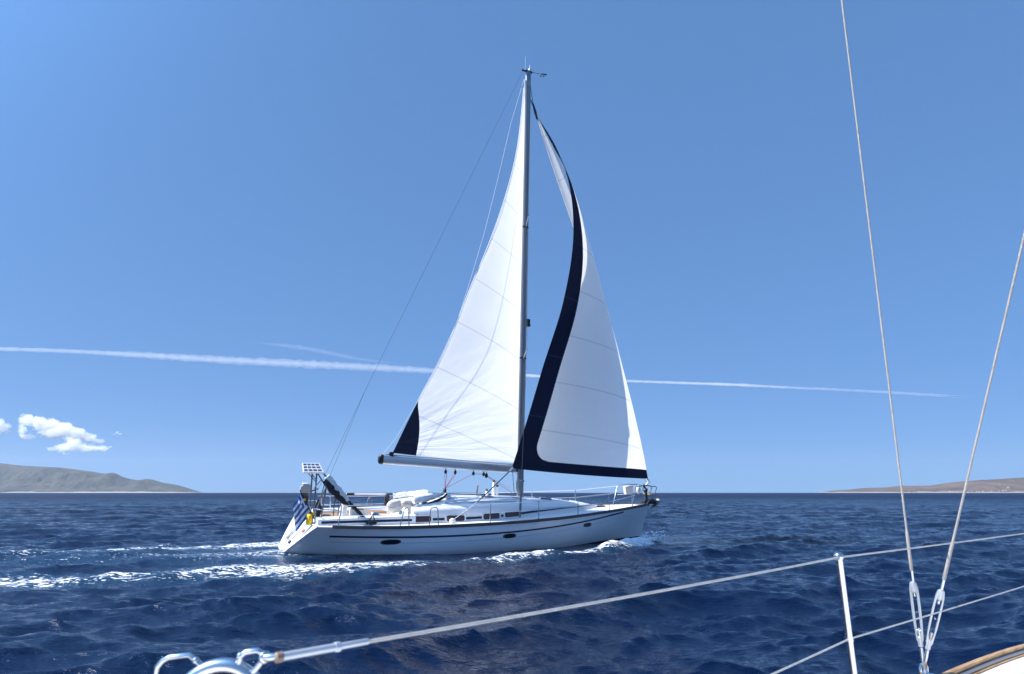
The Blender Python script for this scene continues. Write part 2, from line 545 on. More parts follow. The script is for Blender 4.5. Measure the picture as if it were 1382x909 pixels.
def sea_material():
    m, nt, p = new_mat('sea_water')
    out = nt.nodes["Material Output"]
    geo = N(nt, "ShaderNodeNewGeometry")
    p.inputs["Base Color"].default_value = (0.0004, 0.0055, 0.025, 1)
    p.inputs["IOR"].default_value = 1.333
    # ripples too small to see one by one roughen the water with distance from the boats
    ln = N(nt, "ShaderNodeVectorMath", operation='LENGTH')
    nt.links.new(geo.outputs["Position"], ln.inputs[0])
    rm = N(nt, "ShaderNodeMapRange"); rm.interpolation_type = 'SMOOTHSTEP'
    nt.links.new(ln.outputs["Value"], rm.inputs[0])
    rm.inputs[1].default_value = 14; rm.inputs[2].default_value = 330
    rm.inputs[3].default_value = 0.09; rm.inputs[4].default_value = 0.44
    nt.links.new(rm.outputs[0], p.inputs["Roughness"])
    def noise(scale, detail, sx=1.0, sy=1.0, rot=0.0, rough=0.55):
        mp = N(nt, "ShaderNodeMapping")
        mp.inputs["Scale"].default_value = (sx, sy, 1)
        mp.inputs["Rotation"].default_value = (0, 0, rot)
        nt.links.new(geo.outputs["Position"], mp.inputs[0])
        n = N(nt, "ShaderNodeTexNoise")
        n.inputs["Scale"].default_value = scale
        n.inputs["Detail"].default_value = detail
        n.inputs["Roughness"].default_value = rough
        nt.links.new(mp.outputs[0], n.inputs["Vector"])
        return n.outputs["Fac"]
    big = noise(0.7, 6, 0.8, 2.0, 0.15, 0.62)
    small = noise(8.0, 4, 0.8, 2.0, 0.15, 0.62)
    b1 = N(nt, "ShaderNodeBump"); b1.inputs["Strength"].default_value = 1.0; b1.inputs["Distance"].default_value = 0.5
    nt.links.new(big, b1.inputs["Height"])
    bs = N(nt, "ShaderNodeMapRange")          # close by, the waves are real geometry
    nt.links.new(ln.outputs["Value"], bs.inputs[0])
    bs.inputs[1].default_value = 8; bs.inputs[2].default_value = 70
    bs.inputs[3].default_value = 0.10; bs.inputs[4].default_value = 1.0
    nt.links.new(bs.outputs[0], b1.inputs["Strength"])
    b2 = N(nt, "ShaderNodeBump"); b2.inputs["Strength"].default_value = 0.9; b2.inputs["Distance"].default_value = 0.030
    nt.links.new(small, b2.inputs["Height"]); nt.links.new(b1.outputs[0], b2.inputs["Normal"])
    nt.links.new(b2.outputs[0], p.inputs["Normal"])
    # foam lies on the water where the boat has broken it
    at = N(nt, "ShaderNodeAttribute"); at.attribute_name = "foam"
    lace = noise(4.6, 7, 0.6, 2.0, -0.22, 0.74)
    fine = noise(13.0, 3, 0.65, 1.8, -0.22, 0.6)
    nn = math_node(nt, 'ADD', math_node(nt, 'MULTIPLY', lace, 0.62), math_node(nt, 'MULTIPLY', fine, 0.38))
    thr = math_node(nt, 'SUBTRACT', 0.755, math_node(nt, 'MULTIPLY', at.outputs["Fac"], 0.252))
    mr = N(nt, "ShaderNodeMapRange"); mr.interpolation_type = 'SMOOTHSTEP'
    nt.links.new(math_node(nt, 'SUBTRACT', nn, thr), mr.inputs[0])
    mr.inputs[1].default_value = 0.0; mr.inputs[2].default_value = 0.035
    # bubbles under the surface make the wake water paler and greener
    aer = N(nt, "ShaderNodeMix", data_type='RGBA')
    nt.links.new(math_node(nt, 'MULTIPLY', at.outputs["Fac"], 0.55, True), aer.inputs[0])
    aer.inputs[6].default_value = (0.0004, 0.0055, 0.025, 1)
    aer.inputs[7].default_value = (0.012, 0.050, 0.095, 1)
    nt.links.new(aer.outputs[2], p.inputs["Base Color"])
    f = N(nt, "ShaderNodeBsdfPrincipled")
    f.inputs["Base Color"].default_value = (0.82, 0.84, 0.85, 1)
    f.inputs["Roughness"].default_value = 0.8
    bf = N(nt, "ShaderNodeBump"); bf.inputs["Strength"].default_value = 1.0; bf.inputs["Distance"].default_value = 0.06
    nt.links.new(fine, bf.inputs["Height"]); nt.links.new(bf.outputs[0], f.inputs["Normal"])
    mx = N(nt, "ShaderNodeMixShader")
    nt.links.new(mr.outputs[0], mx.inputs[0])
    nt.links.new(p.outputs[0], mx.inputs[1]); nt.links.new(f.outputs[0], mx.inputs[2])
    nt.links.new(mx.outputs[0], out.inputs[0])
    return m

WIND = R(-74)
def build_sea():
    fine = np.arange(-46, 46.001, 0.12)
    coarse = np.arange(48, 312.1, 3.0)
    ang = np.radians(90 - np.concatenate([fine, coarse]))
    r1 = np.geomspace(0.6, 3, 40, endpoint=False)
    r2 = np.geomspace(3, 260, 760, endpoint=False)
    r3 = np.geomspace(260, 9200, 150)
    rad = np.concatenate([r1, r2, r3])
    A, Rd = np.meshgrid(ang, rad, indexing='ij')
    x, y = (Rd * np.cos(A)).ravel(), (Rd * np.sin(A)).ravel()
    r = Rd.ravel()
    big = ocean_tile(67.0, 512, 3.5, 15.0, 0.066, WIND, 2.2, 3)
    mid = ocean_tile(19.3, 512, 0.9, 4.0, 0.045, WIND + 0.12, 1.7, 4, 1.0)
    fin = ocean_tile(6.1, 512, 0.16, 1.5, 0.0205, WIND - 0.2, 1.1, 5, 1.0)
    d = sample_tile(big, x, y, 0.0) * np.clip(1.4 - r / 500, 0, 1)[:, None]
    # gusts: patches of rougher and calmer water
    gust = 0.65 + 0.8 * fbm(x / 11, y / 11, 3, 21)
    d += sample_tile(mid, x, y, 0.13) * (np.clip(1.5 - r / 150, 0, 1) * gust)[:, None]
    d += sample_tile(fin, x, y, -0.17) * (np.clip(1.4 - r / 50, 0, 1) * gust)[:, None]
    # the hull flattens the chop alongside
    hd, _ = poly_dist(x, y, [(-6.6, 20.6), (4.9, 26.6)], [(0,), (0,)])
    d *= (0.35 + 0.65 * np.clip((hd - 2.6) / 3.0, 0, 1))[:, None]
    foam = np.zeros_like(x)
    near = (r < 60) & (y > 5)
    X, Y = x[near], y[near]
    F = np.zeros_like(X); Z = np.zeros_like(X)
    j = fbm(X * 0.5, Y * 0.5, 4, 40) - 0.5
    # (polyline, per-point half-width and strength)
    tracks = [
        ([(-6.9, 24.6), (-8.12, 24.0), (-9.21, 22.9), (-10.81, 21.9), (-12.6, 20.8), (-15.5, 19.2)],
         [(.5, 1.15), (.9, 1.08), (1.1, 1.08), (1.25, 1.04), (1.3, .95), (1.3, .8)]),
        ([(-1.2, 17.9), (-2.66, 17.6), (-4.45, 16.5), (-5.63, 16.2), (-7.3, 15.9), (-9.35, 15.45), (-11.62, 14.9), (-15, 14.2)],
         [(.3, .7), (.65, .98), (1.2, 1.10), (1.25, 1.06), (1.1, 1.0), (.85, 1.05), (.8, 1.05), (.8, .98)]),
        ([(-6.9, 20.3), (-8.5, 19.3), (-10.5, 18.6), (-13.5, 17.6)],
         [(1.25, .95), (1.1, .84), (1.0, .76), (1.0, .62)]),
        ([(5.35, 24.9), (4.7, 24.2), (4.04, 23.25), (3.2, 22.05)],
         [(.2, 1.2), (.5, 1.65), (.55, 1.5), (.4, 1.05)]),
        ([(3.3, 22.2), (1.59, 20.45), (0.19, 18.8), (-1.02, 17.9)],
         [(.36, 1.0), (.40, 1.05), (.42, 1.08), (.4, .95)]),
    ]
    for pts, vals in tracks:
        dist, wv = poly_dist(X, Y, pts, vals)
        k = np.clip(1.25 - (dist / (1.2 * wv[:, 0] * (1 + 0.9 * j))), 0, 1)
        F = np.maximum(F, k**.42 * wv[:, 1])
        Z += 0.055 * np.exp(-(dist / (wv[:, 0] * 0.9))**2) * wv[:, 1]
    dist, wv = poly_dist(X, Y, tracks[3][0], tracks[3][1])
    Z += 0.13 * np.exp(-(dist / 0.32)**2)
    # churned water inside the foam
    Z += F * 0.09 * (fbm(X * 2.2, Y * 2.2, 4, 50) - 0.5)
    foam[near] = F
    d[near, 2] += Z
    co = np.stack([x + d[:, 0], y + d[:, 1], d[:, 2]], -1)
    na, nr = len(ang), len(rad)
    i, jj = np.meshgrid(np.arange(na), np.arange(nr - 1), indexing='ij')
    i2 = (i + 1) % na
    quads = np.stack([i * nr + jj, i * nr + jj + 1, i2 * nr + jj + 1, i2 * nr + jj], -1).reshape(-1, 4)
    ob = raw_mesh("sea", co, quads[:, ::-1], sea_material())
    att = ob.data.attributes.new("foam", 'FLOAT', 'POINT')
    att.data.foreach_set("value", foam.astype(np.float32))
    tag(ob, kind='structure')
build_sea()

# ------------------------------------------------------------------ far land
def hill_mat(name, c1, c2, c3, rock):
    m, nt, p = new_mat(name)
    tc = N(nt, "ShaderNodeTexCoord")
    def noise(s, d):
        n = N(nt, "ShaderNodeTexNoise"); n.inputs["Scale"].default_value = s; n.inputs["Detail"].default_value = d
        nt.links.new(tc.outputs["Object"], n.inputs["Vector"]); return n.outputs["Fac"]
    a, b = noise(0.004, 8), noise(0.02, 6)
    cr = N(nt, "ShaderNodeValToRGB")
    e = cr.color_ramp.elements
    e[0].position = 0.36; e[0].color = c1 + (1,)
    e[1].position = 0.64; e[1].color = c3 + (1,)
    q = e.new(0.5); q.color = c2 + (1,)
    nt.links.new(math_node(nt, 'ADD', math_node(nt, 'MULTIPLY', a, 0.6), math_node(nt, 'MULTIPLY', b, 0.4)), cr.inputs[0])
    sx = N(nt, "ShaderNodeSeparateXYZ"); nt.links.new(tc.outputs["Object"], sx.inputs[0])
    lim = math_node(nt, 'ADD', math_node(nt, 'MULTIPLY', noise(0.006, 4), 34.0), -9.0)
    low = math_node(nt, 'LESS_THAN', sx.outputs[2], lim)
    mx = N(nt, "ShaderNodeMix", data_type='RGBA')
    nt.links.new(low, mx.inputs[0]); nt.links.new(cr.outputs[0], mx.inputs[6])
    mx.inputs[7].default_value = rock + (1,)
    nt.links.new(mx.outputs[2], p.inputs["Base Color"])
    p.inputs["Roughness"].default_value = 0.95
    p.inputs["Specular IOR Level"].default_value = 0.1
    return m

def headland(name, dist, depth, prof, mat, seed, rough):
    """ridge whose skyline follows prof = [(x, height)], x in metres at distance dist"""
    xs = np.array([q[0] for q in prof]); hs = np.array([q[1] for q in prof])
    nx, ny = 420, 90
    gx = np.linspace(xs[0], xs[-1], nx); gy = np.linspace(0, 1, ny)
    Xg, V = np.meshgrid(gx, gy, indexing='ij')
    ridge = smooth_interp(Xg, xs, hs)
    f = fbm(Xg / 420, V * depth / 420, 6, seed)
    gul = 1 - np.abs(2 * fbm(Xg / 260 + 0.4 * V, V * depth / 700, 5, seed + 9) - 1)
    # steep shore bluff, then a long slope up to the crest at V = 0.62
    up = np.clip(V / 0.62, 0, 1)
    base = np.where(V < 0.62, 0.10 * np.clip(V / 0.015, 0, 1) + 0.90 * (3 * up**2 - 2 * up**3) ** 0.8, 1 - ((V - 0.62) / 0.38)**2)
    rel = np.clip(up * (1 - up) * 4, 0, 1)
    z = ridge * (base + rel * (rough * (f - 0.5) - 0.30 * rough * (gul - 0.5))) 
    z = np.maximum(z, 0) - 0.4
    z += ridge * 0.02 * (f - 0.5) * (V > 0.55)
    sc = (dist + V * depth * 0.6) / dist
    co = np.stack([Xg * sc, dist + V * depth + 60 * (fbm(Xg / 300, Xg * 0, 4, seed + 3) - .5), z * sc], -1).reshape(-1, 3)
    i, j = np.meshgrid(np.arange(nx - 1), np.arange(ny - 1), indexing='ij')
    q = np.stack([i * ny + j, (i + 1) * ny + j, (i + 1) * ny + j + 1, i * ny + j + 1], -1).reshape(-1, 4)
    ob = raw_mesh(name, co, q, mat)
    tag(ob, kind='structure')
    return co.reshape(nx, ny, 3)

def px_prof(dist, pts):
    return [((a - 691) / 850 * dist * 1.0, max(0, (664.4 - b) / 850 * dist)) for a, b in pts]
D_L, D_R = 5600.0, 5000.0
left_prof = px_prof(D_L, [(-150, 615), (-60, 621), (0, 627), (60, 630.5), (100, 635.5), (120, 638.5), (128, 637.2), (145, 643), (168, 647), (178, 645.6), (200, 650.5), (224, 654.5), (240, 659.5), (253, 664)])
right_prof = px_prof(D_R, [(1122, 664.2), (1136, 661.5), (1158, 660.2), (1180, 658.2), (1200, 657.4), (1215, 656.8), (1232, 655.2), (1255, 655.0), (1275, 654.4), (1300, 651), (1330, 648.2), (1355, 646.5), (1382, 645), (1480, 641), (1600, 646)])
hl = headland('hill', D_L, 1700, left_prof, hill_mat('scrub_hillside', (0.022, 0.030, 0.028), (0.050, 0.056, 0.045), (0.085, 0.082, 0.062), (0.30, 0.29, 0.27)), 11, 0.95)
hr = headland('hill', D_R, 1400, right_prof, hill_mat('dry_hillside', (0.050, 0.038, 0.030), (0.100, 0.074, 0.054), (0.15, 0.108, 0.074), (0.26, 0.24, 0.22)), 31, 0.85)

# white village houses on the right-hand shore
M['limewash'] = simple('limewash', (0.46, 0.45, 0.43), 0.9, vary=0.06, scale=0.4)
M['shutter'] = simple('blue_shutters', (0.05, 0.10, 0.20), 0.6)
def village():
    proto = None
    xg, yg, zg = hr[..., 0], hr[..., 1], hr[..., 2]
    spots = [(1213, .03), (1219, .02), (1240, .02), (1252, .02), (1270, .03), (1273, .12), (1277, .2), (1279, .17), (1283, .12), (1286, .1),
             (1304, .05), (1307, .04), (1311, .04), (1324, .06), (1337, .1), (1341, .1), (1345, .1), (1351, .3), (1356, .22), (1358, .24), (1268, .02), (1296, .02), (1331, .03), (1372, .05), (1378, .08)]
    for n, (px, v) in enumerate(spots):
        X = (px - 691) / 850 * D_R
        i = int(np.argmin(np.abs(xg[:, 0] - X))); j = max(2, int(v * 89))
        loc = (float(xg[i, j]) , float(yg[i, j]), float(zg[i, j]) - 1.0)
        if proto is None:
            t = empty('village_house', Matrix.Translation(loc), 'x', 'house', 'white houses along the far shore')
            b = MB(); b.box((0, 0, 4), (14, 10, 8), bev=0.15); b.build('wall', M['limewash'], t, smooth=False)
            b = MB(); b.box((0, 0, 8.2), (14.6, 10.6, 0.5), bev=0.1); b.build('roof', M['limewash'], t, smooth=False)
            for k in (-4, 0, 4):
                b = MB(); b.box((k, -5.05, 4.5), (1.6, 0.2, 2.2), bev=0.05); b.build('window', M['shutter'], t, smooth=False)
            proto = t
        else:
            t = proto.copy(); col.objects.link(t)
            for ch in proto.children:
                c = ch.copy(); col.objects.link(c); c.parent = t
            t.location = loc
        s = random.uniform(0.55, 1.0)
        t.scale = (s * random.uniform(0.8, 1.3), s, s * random.uniform(0.7, 1.1))
        t.rotation_euler = (0, 0, random.uniform(-0.4, 0.4))
        t['label'] = 'tiny white house dotted along the far brown shore'
village()

# air between here and the islands
def haze():
    b = MB(); b.box((0, 0, 238), (19000, 19000, 482), bev=1.0)
    m, nt, p = new_mat('sea_air')
    nt.nodes.remove(p)
    v = N(nt, "ShaderNodeVolumePrincipled")
    v.inputs["Color"].default_value = (0.80, 0.88, 1.0, 1)
    v.inputs["Density"].default_value = 3.3e-5
    v.inputs["Anisotropy"].default_value = 0.2
    nt.links.new(v.outputs[0], nt.nodes["Material Output"].inputs["Volume"])
    o = b.build('haze', m, smooth=False)
    tag(o, 'thin pale sea air fading the distant islands', 'haze', kind='stuff')
haze()

# ------------------------------------------------------------------ clouds and vapour trail
def vapour(name, density, aniso=0.3):
    m, nt, p = new_mat(name)
    nt.nodes.remove(p)
    v = N(nt, "ShaderNodeVolumeScatter")
    v.inputs["Color"].default_value = (1, 1, 1, 1)
    v.inputs["Density"].default_value = density
    v.inputs["Anisotropy"].default_value = 0.0
    nt.links.new(v.outputs[0], nt.nodes["Material Output"].inputs["Volume"])
    return m

PITCH = math.atan(210 / 850)
def sky_point(px, py, Y):
    a, b = (px - 691) / 850, (454.5 - py) / 850
    d = Vector((a, math.cos(PITCH) - b * math.sin(PITCH), math.sin(PITCH) + b * math.cos(PITCH)))
    return Vector((0, 0, EYE)) + d * (Y / d.y)

def vapour_trail():
    path = [(-60, 468, 4.0), (0, 469, 4.2), (100, 472.5, 4.4), (200, 478, 5.6), (300, 484, 6.4), (400, 489, 6.6), (500, 494, 6.2), (590, 499, 5.2), (700, 504.5, 3.2), (800, 510.5, 2.6),
            (900, 514.5, 2.6), (1000, 518, 2.8), (1060, 521, 2.0), (1150, 525, 1.5), (1230, 529.5, 1.5), (1300, 534, 1.0), (1335, 537, 0.4)]
    pa = np.array(path)
    Y = 14000.0
    def run(x0, x1, dens, label, seed, pa=pa):
        n = int((x1 - x0) * .5)
        b = MB()
        for strand in range(2):
            px = np.linspace(x0, x1, n)
            py = smooth_interp(px, pa[:, 0], pa[:, 1]); rr = smooth_interp(px, pa[:, 0], pa[:, 2])
            rr = rr * np.clip((px - x0) / 60 + .25, 0, 1) * np.clip((x1 - px) / 60 + .12, 0, 1)
            w = .45 + 1.15 * fbm(np.repeat(px[:, None] * .16 + strand * 40 + seed, 12, 1), np.repeat((1.5 * np.cos(np.arange(12) * PI / 6) + 4)[None], n, 0), 3, 60)
            rings = []
            for i in range(n):
                c = sky_point(px[i], py[i] + (-.42 if strand else .42) * rr[i], Y)
                s_ = Y / 850 * .62 * max(.1, rr[i])
                rings.append([(c.x, c.y + s_ * w[i, k] * math.cos(PI * k / 6) + strand * 260, c.z + s_ * w[i, k] * math.sin(PI * k / 6)) for k in range(12)])
            b.grid(np.array(rings), close_v=True)
            o = len(b.v) - 12 * n
            b.f.append(tuple(o + k for k in range(12))[::-1]); b.f.append(tuple(len(b.v) - 12 + k for k in range(12)))
        o = b.build('vapour_trail', vapour('trail_vapour', dens))
        tag(o, label, 'vapour trail', kind='stuff')
    run(-60, 640, .0022, 'broad fluffy white vapour trail crossing the sky left of the sails', 0)
    wisp = [(330, 459, 2.0), (370, 463, 3.5), (410, 468, 4.5), (440, 474, 4.5), (480, 482, 3.5), (520, 487, 2.0), (560, 490, 1.0)]
    run(330, 560, .0007, 'faint veil of ice cloud just above the broad vapour trail', 3, np.array(wisp))
    run(590, 1330, .0075, 'thin fading white vapour trail crossing the sky right of the sails', 7)
vapour_trail()

def cloud(name, puffs, Y, label, density):
    b = MB()
    px2m = Y / 850
    for cx, cy, rx, ry, *near in puffs:
        k = max(3, int(rx * ry / 3.2))
        for m_ in range(k):
            a, q = random.uniform(0, 2 * PI), math.sqrt(random.random())
            s = random.uniform(0.35, 0.6)
            if m_ % 2:
                s, q = random.uniform(0.14, 0.28), random.uniform(.9, 1.15)
            c = sky_point(cx + rx * (1 - s) * q * math.cos(a), cy + ry * (1 - s) * q * math.sin(a), Y - (near[0] if near else 0) + random.uniform(-1, 1) * rx * px2m * 0.7)
            b.ball(c, (rx * px2m * s * 0.75, rx * px2m * s * 0.75, ry * px2m * s * 1.05), 10, 7)
    cen = sky_point(puffs[0][0], puffs[0][1], Y)
    o = b.build(name, vapour(name + '_vapour', density), origin=cen)
    o.location = cen
    md = o.modifiers.new('r', 'REMESH'); md.mode = 'VOXEL'; md.voxel_size = px2m * 0.6
    t1 = bpy.data.textures.new('billow', 'CLOUDS'); t1.noise_scale = px2m * 3.0; t1.noise_depth = 6
    dm = o.modifiers.new('d', 'DISPLACE'); dm.texture = t1; dm.strength = px2m * 5.5; dm.mid_level = 0.55; dm.texture_coords = 'LOCAL'
    dg = bpy.context.evaluated_depsgraph_get()
    me = bpy.data.meshes.new_from_object(o.evaluated_get(dg))
    o.modifiers.clear(); o.data = me
    tag(o, label, 'cloud', 'small clouds over the island')
CY = 15000.0
cloud('cloud', [(36, 567, 13, 9), (52, 571, 15, 10), (66, 574, 16, 10), (84, 579, 18, 10), (100, 584, 18, 9), (116, 590, 16, 7), (132, 595, 12, 4), (30, 580, 8, 9), (38, 589, 13, 4), (72, 585, 22, 7),
                (84, 604, 13, 6, 900), (70, 606, 8, 4, 900), (100, 600, 14, 9, 900), (115, 604, 15, 6, 900), (135, 605, 14, 4, 900), (148, 603, 6, 2.5, 900), (88, 611, 8, 3, 900), (96, 593, 12, 6, 300)], CY,
      'large ragged white cloud low over the left island', 0.0065)
cloud('cloud', [(-14, 574, 16, 9), (0, 572, 8, 9), (8, 576, 10, 6), (2, 581, 12, 5)], CY, 'white cloud cut off by the left edge of the picture', 0.0065)
cloud('cloud', [(158, 584.5, 8, 2.6)], CY, 'tiny white wisp of cloud to the right of the big cloud', 0.007)

# ================================================================== the other yacht
# boat axes: x forward, y to port, z up from the waterline
POSE = (Matrix.Translation((-0.87, 23.6, 0.02)) @ Matrix.Rotation(R(27.6), 4, 'Z')
        @ Matrix.Rotation(R(0.6), 4, 'Y') @ Matrix.Rotation(R(3.9), 4, 'X'))
yacht = empty('sailing_yacht', POSE, 'white sailing yacht under full sail with navy trimmed genoa, heeling on open water', 'sailing yacht')
def aboard(name, loc, label, cat, group=None):
    return empty(name, POSE @ Matrix.Translation(loc), label, cat, group)

BX = [-6.35, -5, -3, -1, 1, 2.5, 4, 5.5, 6.5, 7.3]
BB = [1.88, 2.06, 2.21, 2.23, 2.07, 1.80, 1.38, .84, .43, .03]
ZX = [-6.35, -4, -1, 1.5, 4, 5.8, 7.3]
ZZ = [.90, .885, .965, 1.075, 1.225, 1.335, 1.43]
beam = lambda x: smooth_interp(x, BX, BB)
sheer = lambda x: smooth_interp(x, ZX, ZZ)
DRAFT = 0.55
def hull_point(u, v, out=0.0):
    """u 0 stern .. 1 bow, v 0 sheer .. 1 below water; starboard side"""
    u, v = np.broadcast_arrays(np.asarray(u, float), np.asarray(v, float))
    xs = -6.35 + 13.65 * u
    z = sheer(xs) - (sheer(xs) + DRAFT) * v
    q = np.clip(v / 0.6, 0, 1)
    xa = -6.35 - 0.66 * (q ** 0.9) * (v <= 0.6) - np.where(v > 0.6, 0.66 - 0.5 * (v - 0.6) / 0.4, 0)
    xb = 7.3 - 0.72 * v
    x = xa + (xb - xa) * u
    fw = np.clip((xs - 2.5) / 4.5, 0, 1); fw = fw * fw * (3 - 2 * fw)
    aft = (1 - v**4.6) ** 0.6 * (1 - 0.02 * v)
    bow = (1 - v**1.5) ** 0.8 * (1 - 0.25 * v)
    tuck = np.maximum(0.12, 1 - 1.12 * v)              # the run narrows to the counter
    aft = aft * (1 - (1 - tuck) * np.clip(1 - u / 0.34, 0, 1) ** 2.2)
    y = beam(xs) * (aft * (1 - fw) + bow * fw) + out
    return np.stack([x, -y, z], -1)

def build_hull():
    u = 1 - (1 - np.linspace(0, 1, 70)) ** 1.15
    v = np.linspace(0, 0.995, 30)
    U, V = np.meshgrid(u, v, indexing='ij')
    S = hull_point(U, V); Pt = S * np.array([1, -1, 1])
    b = MB(); b.grid(S); b.grid(Pt, flip=True)
    bottom = np.stack([S[:, -1], Pt[:, -1]], 1); b.grid(bottom)
    hull = b.build('hull', M['hull'], yacht)
    # sugar-scoop transom: a white sloping face set between the quarters, with side lips
    s = S[0]; n = len(s)
    b = MB()
    w = np.linspace(-1, 1, 15)
    T = np.array([[(s[k, 0] + 0.0, s[k, 1] * -c, s[k, 2]) for c in w] for k in range(n)])
    b.grid(T)
    b.build('transom', M['gelcoat'], yacht)
    b = MB()
    for c in (-0.985, 0.985):
        b.tube([(s[k, 0] - 0.005, s[k, 1] * -c, s[k, 2]) for k in range(0, 22)], 0.03, 6)
    b.tube([(-6.37, y, 0.895) for y in np.linspace(-1.84, 1.84, 9)], 0.03, 6)
    b.build('transom_lip', M['gelcoat'], yacht)
    on = lambda z, y, d: (float(np.interp(z, s[::-1, 2], s[::-1, 0])) - d, y, z)
    for yy in (0.45, -0.45):
        b = MB(); b.tube([on(z, yy * (0.55 + 0.5 * z), 0.012) for z in (0.84, 0.6, 0.36)], 0.012, 5); b.build('hatch_seam', M['dull_steel'], yacht)
    for y, z in ((-0.85, 0.68), (0.3, 0.36), (-0.35, 0.30)):
        b = MB(); b.box(on(z, y, 0.03), (0.05, 0.16, 0.11), (0, 0.8, 0), 0.015)
        b.build('step_pad', M['orange'] if z > .32 else M['black'], yacht)
    b = MB()   # boarding ladder folded up
    for y in (0.16, -0.1):
        b.tube([on(0.8, y, 0.06), on(0.3, y, 0.09)], 0.016, 6)
    for z in (0.36, 0.52, 0.68):
        b.tube([on(z, 0.16, 0.08), on(z, -0.1, 0.08)], 0.014, 6)
    b.build('boarding_ladder', M['steel'], yacht)
    # deck
    xs = np.concatenate([np.linspace(-6.35, 6.2, 60), np.linspace(6.3, 7.28, 14)])
    c = np.linspace(-1, 1, 21)
    D = np.array([[(x, float(beam(x)) * k * 0.995, float(sheer(x)) - 0.012 + 0.07 * (1 - k * k) * min(1, float(beam(x)))) for k in c] for x in xs])
    b = MB(); b.grid(D); b.build('deck', M['deck'], yacht)
    # toe rail
    b = MB()
    for sg in (-1, 1):
        P = []
        for x in np.linspace(-5.95, 7.27, 90):
            y, z = float(beam(x)) - 0.012, float(sheer(x))
            P.append([(x, sg * (y + .028), z - .045), (x, sg * (y + .03), z + .045), (x, sg * (y - .01), z + .05), (x, sg * (y - .02), z - .0)])
        b.grid(np.array(P), close_v=True)
    b.build('toe_rail', M['rail'], yacht)
    # stripes let into the topsides
    def ribbon(name, zs, x0, x1, hw, mat, off=0.006):
        for sg in (-1, 1):
            rows = []
            for x in np.linspace(x0, x1, 80):
                zc = zs(x); row = []
                for dz in (hw, -hw):
                    v = (float(sheer(x)) - (zc + dz)) / (float(sheer(x)) + DRAFT)
                    uu = (x + 6.35) / 13.65
                    for _ in range(6):
                        p = hull_point(uu, v); uu += (x - float(p[0])) / 14.0
                    p = hull_point(uu, v, off)
                    row.append((p[0], sg * -p[1], p[2]))
                rows.append(row)
            b = MB(); b.grid(np.array(rows)); b.build(name, mat, hull)
    stripe = lambda x: float(np.interp(x, [-5.9, -1.3, 2, 5.4], [.605, .635, .83, 1.20]))
    stripe2 = lambda x: float(smooth_interp(np.array(x), [-6.0, -3, -1.3, 1.0, 3.2, 5.4], [.60, .60, .64, .76, .95, 1.19]))
    ribbon('stripe', stripe2, -5.95, 5.35, 0.028, M['navy_stripe'])
    M['groove'] = simple('moulded_groove', (0.50, 0.51, 0.53), 0.4)
    ribbon('moulding_line', lambda x: stripe2(x) - 0.17 - 0.01 * (x + 6) / 11, -5.9, 6.0, 0.006, M['groove'], 0.005)
    # oval hull windows
    for x, z, L in ((-4.2, .45, .30), (-.26, .565, .25), (3.22, .80, .22)):
        for sg in (-1, 1):
            fr, gl = [], []
            for k in range(28):
                a = 2 * PI * k / 28
                ex = math.copysign(abs(math.cos(a)) ** 0.75, math.cos(a)); ez = math.copysign(abs(math.sin(a)) ** 0.75, math.sin(a))
                for lst, m_, o_ in ((fr, 1.0, 0.012), (gl, 0.82, 0.02)):
                    px, pz = x + ex * L * m_, z + ez * 0.076 * m_ + 0.04 * ex * L * m_
                    v = (float(sheer(px)) - pz) / (float(sheer(px)) + DRAFT); uu = (px + 6.35) / 13.65
                    for _ in range(6):
                        p = hull_point(uu, v); uu += (px - float(p[0])) / 14.0
                    p = hull_point(uu, v, o_)
                    lst.append((p[0], sg * -p[1], p[2]))
            b = MB(); b.prism(fr, (0, sg * -0.03, 0)); f = b.build('hull_window', M['dull_steel'], yacht, smooth=False)
            b = MB(); b.prism(gl, (0, sg * -0.03, 0)); b.build('pane', M['portglass'], f, smooth=False)
build_hull()

